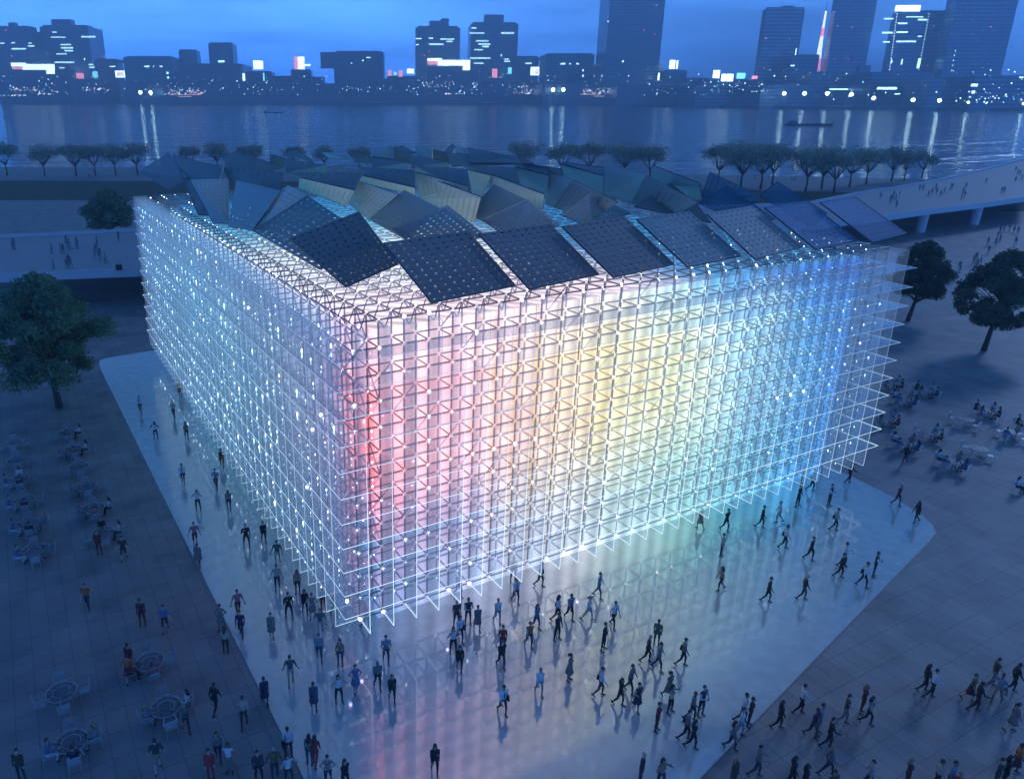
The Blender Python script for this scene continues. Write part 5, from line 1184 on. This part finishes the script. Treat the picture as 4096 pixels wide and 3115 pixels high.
city(D1 - 60, [(630, 672, 152)], 'dark block under a red and white billboard', MB3, panels=[(635, 643, 123, 150, MSIGNP), (642, 656, 123, 150, MSIGNW), (657, 670, 139, 143, MSIGNW)])
city(D1, [(722, 828, 113), (694, 724, 148)], 'broad flat topped dark block left of the twin lit towers', MB3, wins=[(781, 786, 131), (790, 802, 125), (757, 760, 137)])
city(D1 - 90, [(835, 900, 166)], 'low dark block with three glowing signs in front', MB3, panels=[(837, 845, 152, 164, MSIGNP), (849, 856, 156, 163, MCY), (860, 868, 153, 166, MSIGNP), (878, 893, 149, 159, MSIGNW)])
city(D1, [(896, 990, 60), (925, 966, 46), (949, 966, 41)], 'stepped dark tower with red beacons, first of the twin lit towers in the middle', MB1, wins=[(897, 912, 84), (925, 936, 83), (925, 957, 96, 1.5), (962, 980, 90), (950, 980, 85), (897, 905, 97)], reds=[(917, 55), (988, 59), (940, 33), (946, 30), (915, 120), (926, 111)])
city(D1 + 50, [(1012, 1112, 52), (1040, 1081, 33)], 'dark tower with curved front and many lit rows, second of the twin lit towers', MB1, wins=[(1017, 1030, 61), (1013, 1045, 72), (1081, 1109, 72, 1.5), (1027, 1054, 89), (1032, 1058, 96, 1.4), (1040, 1058, 101, 1.4), (1023, 1042, 108), (1014, 1058, 126, 1.3), (1022, 1048, 137), (1080, 1083, 120, 2), (1087, 1100, 128), (1088, 1103, 133)])
city(D1 - 90, [(921, 1014, 146)], 'low hall with a long bright white sign band at the foot of the twin towers', MB3, panels=[(922, 953, 126, 133, MSIGNW), (922, 944, 134, 140, MSIGNP), (944, 1014, 130, 142, MSIGNW), (998, 1014, 142, 152, MSIGNW)])
city(D1 - 120, [(1034, 1060, 148), (1042, 1056, 133)], 'small pale gabled building at the foot of the second twin tower', MBW, panels=[(1061, 1073, 149, 168, MSIGNP)])
city(D1 - 20, [(1111, 1158, 124), (1158, 1172, 130)], 'dark block with red roof beacons and a framed pink screen', MB3, reds=[(1120, 115), (1124, 115)], panels=[(1144, 1165, 145, 163, MSIGNW), (1147, 1162, 148, 160, MSIGNP), (1095, 1104, 146, 160, MCY)], wins=[(1133, 1150, 137)])
city(2900, [(1173, 1276, 118)], 'wide office block behind the pair of starry lamps', MB2, wins=[(1209, 1222, 138, 1.4), (1228, 1232, 138), (1243, 1250, 138), (1256, 1260, 152, 2), (1256, 1260, 164, 2)])
city(2700, [(1300, 1415, -45), (1324, 1378, -60)], 'very tall hazy slab tower cut by the top, alone right of the middle', MB1, reds=[(1297, 67), (1389, 66), (1412, 75), (1416, 12)], wins=[(1310, 1314, 47)])
city(2550, [(1293, 1422, 137)], 'long low block at the foot of the hazy slab tower', MB3, wins=[(1342, 1346, 133, 1.6)])
city(2500, [(1430, 1476, 154)], 'small block under a tall white billboard right of the hazy slab', MB3, panels=[(1443, 1457, 130, 149, MSIGNW), (1458, 1463, 131, 149, MSIGNW), (1418, 1423, 158, 174, MSIGNW)])
D3 = 2250
city(D3 - 50, [(1520, 1612, 172)], 'low block carrying three white and cyan billboards', MB3, panels=[(1537, 1553, 152, 169, MSIGNW), (1555, 1582, 160, 176, MSIGNW), (1588, 1608, 158, 170, MCY), (1621, 1634, 164, 171, MSIGNP)])
city(D3, [(1628, 1708, 21, .25), (1662, 1684, 14)], 'slim pale slab tower with roof mast left of the lattice tower', MB2, reds=[(1652, 83), (1703, 85), (1647, 147)], wins=[(1669, 1672, 164, 1.6)])
city(D3 - 60, [(1696, 1754, 121, .25)], 'dark block below the lattice tower', MB3, wins=[(1705, 1716, 142)], panels=[(1715, 1718, 105, 119, MSIGNW)])
city(D3 - 20, [(1773, 1855, -30, .25)], 'ribbed dark tower cut by the top, right of the lattice tower', MB1, reds=[(1772, 62), (1807, 57), (1837, 59), (1766, 130), (1800, 128), (1831, 129)], panels=[(1832, 1845, 119, 131, mat('dim panel', (.1, .15, .4), .5))])
city(D3 - 60, [(1905, 2003, 28, .25)], 'tower with glowing white crown and dotted light columns', MB1, wins=[(1907, 1927, 41), (1937, 1957, 51, 1.3), (1980, 2000, 43, 1.3), (1955, 1992, 37, .8), (1903, 1926, 71, 1.4), (1934, 1958, 70, 1.3), (1980, 1990, 79), (1933, 1976, 90, 1.3), (1905, 1922, 91), (1922, 1925, 133, 3), (1944, 1947, 134, 5), (1979, 1986, 137, 9)], panels=[(1930, 1986, 12, 25, MSIGNW)] + [(1934 - t * .8, 1935.4 - t * .8, 30 + t * 6, 31.5 + t * 6, MSIGNW) for t in range(21)] + [(2003 - t * 1.1, 2004.4 - t * 1.1, 30 + t * 6, 31.5 + t * 6, MWIN) for t in range(21)])
city(D3 - 120, [(2020, 2148, -40, .25)], 'broad hazy tower cut by the top near the picture border', MB1, reds=[(2014, 57), (2137, 58), (2000, 143), (2120, 146)], wins=[(2060, 2061.5, 110), (2058, 2059.5, 120), (2056, 2057.5, 131), (2054, 2055.5, 142), (2052, 2053.5, 152)])
city(D3 - 200, [(1742, 1868, 157), (1843, 1868, 143)], 'long low warehouse block right of the lattice tower foot', MB3, wins=[(1789, 1866, 193, 1.2), (1841, 1844, 169, 2)])
city(D3 - 300, [(1874, 2006, 158)], 'low dark block under the crowned tower with cyan shopfront', MB3, wins=[(1892, 1935, 191, 2.2), (1930, 1944, 203)])
city(1750, [(2095, 2215, 165)], 'low dark block at the picture border with lit stairwell', MB3, wins=[(2095, 2112, 184, 2.5), (2096, 2104, 199, 2.5), (2199, 2209, 167)])
for i, (x0, x1, y, D) in enumerate(((378, 404, 158, D1), (588, 634, 166, D1), (672, 700, 168, D1), (828, 838, 172, D1), (1476, 1524, 170, 2450), (1610, 1634, 176, 2200), (60, 142, 168, D1 - 130), (166, 214, 172, D1 - 130), (270, 420, 176, D1 - 200), (420, 560, 178, D1 - 200), (560, 740, 182, D1 - 200), (880, 1040, 178, D1 - 200), (1040, 1180, 178, D1 - 220), (1170, 1330, 180, 2600), (1330, 1500, 182, 2400), (1500, 1640, 186, 2150), (1640, 1770, 184, 2030), (2000, 2110, 172, 1800))):
    city(D, [(x0, x1, y)], 'low unlit waterfront block', MB3, group='low unlit waterfront blocks')
# lattice tower
D = D3 + 15; q = at_dist(1752 * VW, 208 * VW, D); LT = empty('lattice_tower', (q[0], q[1], 0), math.atan2(RH[1], RH[0])); tag(LT, 'floodlit red and white lattice broadcast tower between two dark towers', 'tower')
k = D / (FPX / VW); zt = at_dist(1752 * VW, 24 * VW, D)[2]; za = at_dist(1752 * VW, 2 * VW, D)[2]
MLW = emis('emissive white steel', (.72, .85, 1.0), 3.6); MLR = emis('emissive red steel', (.95, .25, .38), 3.0)  # floodlighting put into the steel as emission, no lamps shine on it
lev = [0, .2, .38, .52, .64, .74, .83, .9, .96, 1.0]; wd = lambda t: (14 * (1 - t) ** 1.5 + 1.3) * k * .5
for i in range(9):
    mb = MB(); a, b = lev[i], lev[i + 1]
    for sx in (-1, 1):
        for sy in (-1, 1):
            mb.tube([(sx * wd(a), sy * wd(a), a * zt), (sx * wd(b), sy * wd(b), b * zt)], k * .8, 4)
        mb.tube([(-sx * wd(a), -wd(a), a * zt), (sx * wd(b), -wd(b), b * zt)], k * .55, 4); mb.tube([(sx * wd(a), wd(a), a * zt), (-sx * wd(b), wd(b), b * zt)], k * .55, 4)
    if i in (3, 7): mb.box(-wd(a) * 1.3, wd(a) * 1.3, -wd(a) * 1.3, wd(a) * 1.3, a * zt - k, a * zt + k * 1.5)
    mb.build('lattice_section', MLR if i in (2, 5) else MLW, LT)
mb = MB(); mb.tube([(0, 0, zt), (0, 0, za)], [k * .9, k * .5], 5); mb.build('mast', MB2, LT)
# flood lamps on the far quay
rlmp = [(303, 200, D1 - 260), (325, 200, D1 - 260), (1193, 194, 2560), (1215, 194, 2560)] + [(1691, 202, 1960), (1735, 202, 1930), (1784, 202, 1890), (1836, 204, 1850), (1884, 212, 1780), (1969, 216, 1700), (2026, 217, 1640), (2088, 221, 1600), (2207, 224, 1520)]
rlab = ['first of the starry lamp pair below the dark office block', 'second of the starry lamp pair below the dark office block', 'first lamp of the bright middle pair', 'second lamp of the bright middle pair', 'first lamp of the right quay row', 'second lamp of the right quay row', 'third lamp of the right quay row', 'fourth lamp of the right quay row', 'fifth lamp of the right quay row, under the crowned tower', 'sixth lamp of the right quay row', 'last large lamp of the right quay row', 'smaller low lamp past the right quay row', 'lamp cut by the picture border on the far quay']
for (x, y, D), lab in zip(rlmp, rlab):
    p_ = at_dist(x * VW, y * VW, D); k = D / (FPX / VW); o = empty('quay_lamp', (p_[0], p_[1], 0), math.atan2(RH[1], RH[0])); tag(o, 'white floodlight, ' + lab, 'lamp', 'floodlights along the far quay')
    mb = MB(); mb.tube([(0, 0, 0), (0, 0, p_[2])], k * .3, 6); mb.build('post', MB3, o); mb = MB()
    s_ = .62 if x in (2088, 2207) else 1.0; mb.ball((0, -k, p_[2]), k * 3.6 * s_, 1, 2); mb.build('lamp_head', MLAMP, o)
# countless small lights along the shore
MDOT = [emis('street light white', (.6, .85, 1.0), 6.0), emis('street light pink', (1.0, .6, .75), 4.5), emis('street light cyan', (.3, .8, 1.0), 4.5)]
rd = random.Random(4); mbs = [MB(), MB(), MB()]
def shore_d(x): return np.interp(x, [0, 1100, 1500, 1700, 1900, 2209], [D1 - 320, 2900, 2150, 1950, 1750, 1500])
cl_ = [(20, 85, 188, 197, 36, 1), (80, 125, 180, 205, 26, 1), (175, 245, 188, 196, 26, 1), (362, 440, 190, 204, 60, 1), (0, 720, 165, 206, 110, 0), (720, 900, 185, 200, 30, 0), (910, 980, 176, 188, 30, 1), (985, 1030, 178, 203, 30, 0), (1090, 1160, 184, 202, 40, 1), (1250, 1330, 190, 203, 70, 1), (900, 1520, 160, 206, 110, 0), (1520, 1660, 176, 200, 40, 0), (1620, 1660, 196, 199, 14, 0), (1660, 2209, 150, 215, 90, 0), (2060, 2209, 200, 226, 40, 0), (0, 60, 205, 207, 22, 1), (960, 1000, 202, 203, 20, 1), (1130, 1175, 201, 203, 26, 1)]
for x0, x1, y0, y1, n, w in cl_:
    for _ in range(n):
        x = rd.uniform(x0, x1); y = rd.uniform(y0, y1) if w == 0 else y0 + (y1 - y0) * rd.random() ** .7
        D = float(shore_d(x)) - 5; k = D / (FPX / VW); p_ = at_dist(x * VW, y * VW, D); j = 1 if (w and rd.random() < .45) else (2 if rd.random() < .3 else 0)
        mbs[j].octa(p_, k * rd.choice([.5, .6, .8, 1.0, 1.5]))
for j in range(3): o = mbs[j].build('city_lights', MDOT[j]); tag(o, 'countless small lights along the far waterfront', kind='stuff')
for x0, x1, y in ((365, 433, 205), (385, 413, 209), (1252, 1326, 204), (1280, 1304, 208)):
    D = float(shore_d(x0)) - 60; k = D / (FPX / VW); a = at_dist(x0 * VW, y * VW, D); b = at_dist(x1 * VW, y * VW, D); mb = MB(); o = empty('lit_pier', (a[0], a[1], 0)); A_ = Vector(a) - Vector((a[0], a[1], 0)); B_2 = Vector(b) - Vector((a[0], a[1], 0))
    mb.tube([A_, B_2], k * .55, 5); mb.build('light_strip', emis('pier strip', (1.0, .75, .85), 1.6), o); mb = MB()
    for t in np.linspace(0, 1, 7): v = A_.lerp(B_2, float(t)); mb.tube([(v.x, v.y, -2), (v.x, v.y, v.z)], k * .25, 5)
    mb.build('pile', MB3, o, ); tag(o, {365: 'upper long pink-lit pier line near the border-side lamp pair', 385: 'lower short lit pier line near the border-side lamp pair', 1252: 'upper long pink-lit pier line right of the middle lamp pair', 1280: 'lower short lit pier line right of the middle lamp pair'}[x0], 'pier')
# boats
MHULL = mat('dark hull', (.03, .035, .045), .5); MCAB = mat('boat cabin', (.07, .075, .085), .5)
for (x, y, Lp, lab, rz) in ((590, 244, 44, 'small dark barge crossing alone in the open water', 0.0), (1745, 271, 100, 'long dark barge low in the water below the quay lamps', 0.0)):
    p_ = on_z(x * VW, y * VW, -1.6); dd = (p_[0] - CM[0]) * FH[0] + (p_[1] - CM[1]) * FH[1]; L_m = Lp * dd / (FPX / VW)
    o = empty('barge', (p_[0], p_[1], -1.6), math.atan2(RH[1], RH[0]) + rz); tag(o, lab, 'boat', 'barges on the river')
    mb = MB(); w = L_m * .08; h = L_m * .05; n = 9
    prof = [(-.5, .5, .75), (-.42, .95, .62), (-.2, 1, .55), (.2, 1, .55), (.38, .85, .7), (.47, .4, .95), (.5, .08, 1.0)]
    for t, ww, hh in prof: mb.V += [(t * L_m, -w * ww, h * hh), (t * L_m * .97, -w * ww * .7, -h * .3), (t * L_m * .97, w * ww * .7, -h * .3), (t * L_m, w * ww, h * hh)]
    for i in range(6):
        for c in range(4): mb.F.append((4 * i + c, 4 * i + (c + 1) % 4, 4 * i + 4 + (c + 1) % 4, 4 * i + 4 + c)); mb.mi.append(0)
    mb.F += [(3, 2, 1, 0), (24, 25, 26, 27)]; mb.mi += [0, 0]; mb.build('hull', MHULL, o)
    mb = MB(); mb.box(-.42 * L_m, -.27 * L_m, -w * .6, w * .6, h * .5, h * 1.5); mb.box(-.40 * L_m, -.31 * L_m, -w * .45, w * .45, h * 1.5, h * 1.95); mb.build('cabin', MCAB, o)
    mb = MB(); mb.box(-.2 * L_m, .32 * L_m, -w * .7, w * .7, h * .5, h * .85); mb.build('hatch', MCAB, o)

# ------------------------------------------------------------------ evening air
HAZE = True
if HAZE:
    M = bpy.data.materials.new('haze'); M.use_nodes = True; n = M.node_tree; n.nodes.clear()
    v = n.nodes.new('ShaderNodeVolumePrincipled'); o_ = n.nodes.new('ShaderNodeOutputMaterial'); n.links.new(v.outputs[0], o_.inputs['Volume'])
    v.inputs['Color'].default_value = (.72, .86, 1.0, 1); v.inputs['Density'].default_value = 0.00048; v.inputs['Anisotropy'].default_value = 0.0
    mb = MB(); mb.box(-2600, 4600, -400, 3750, -4, 520); o = mb.build('haze', M); tag(o, kind='stuff')
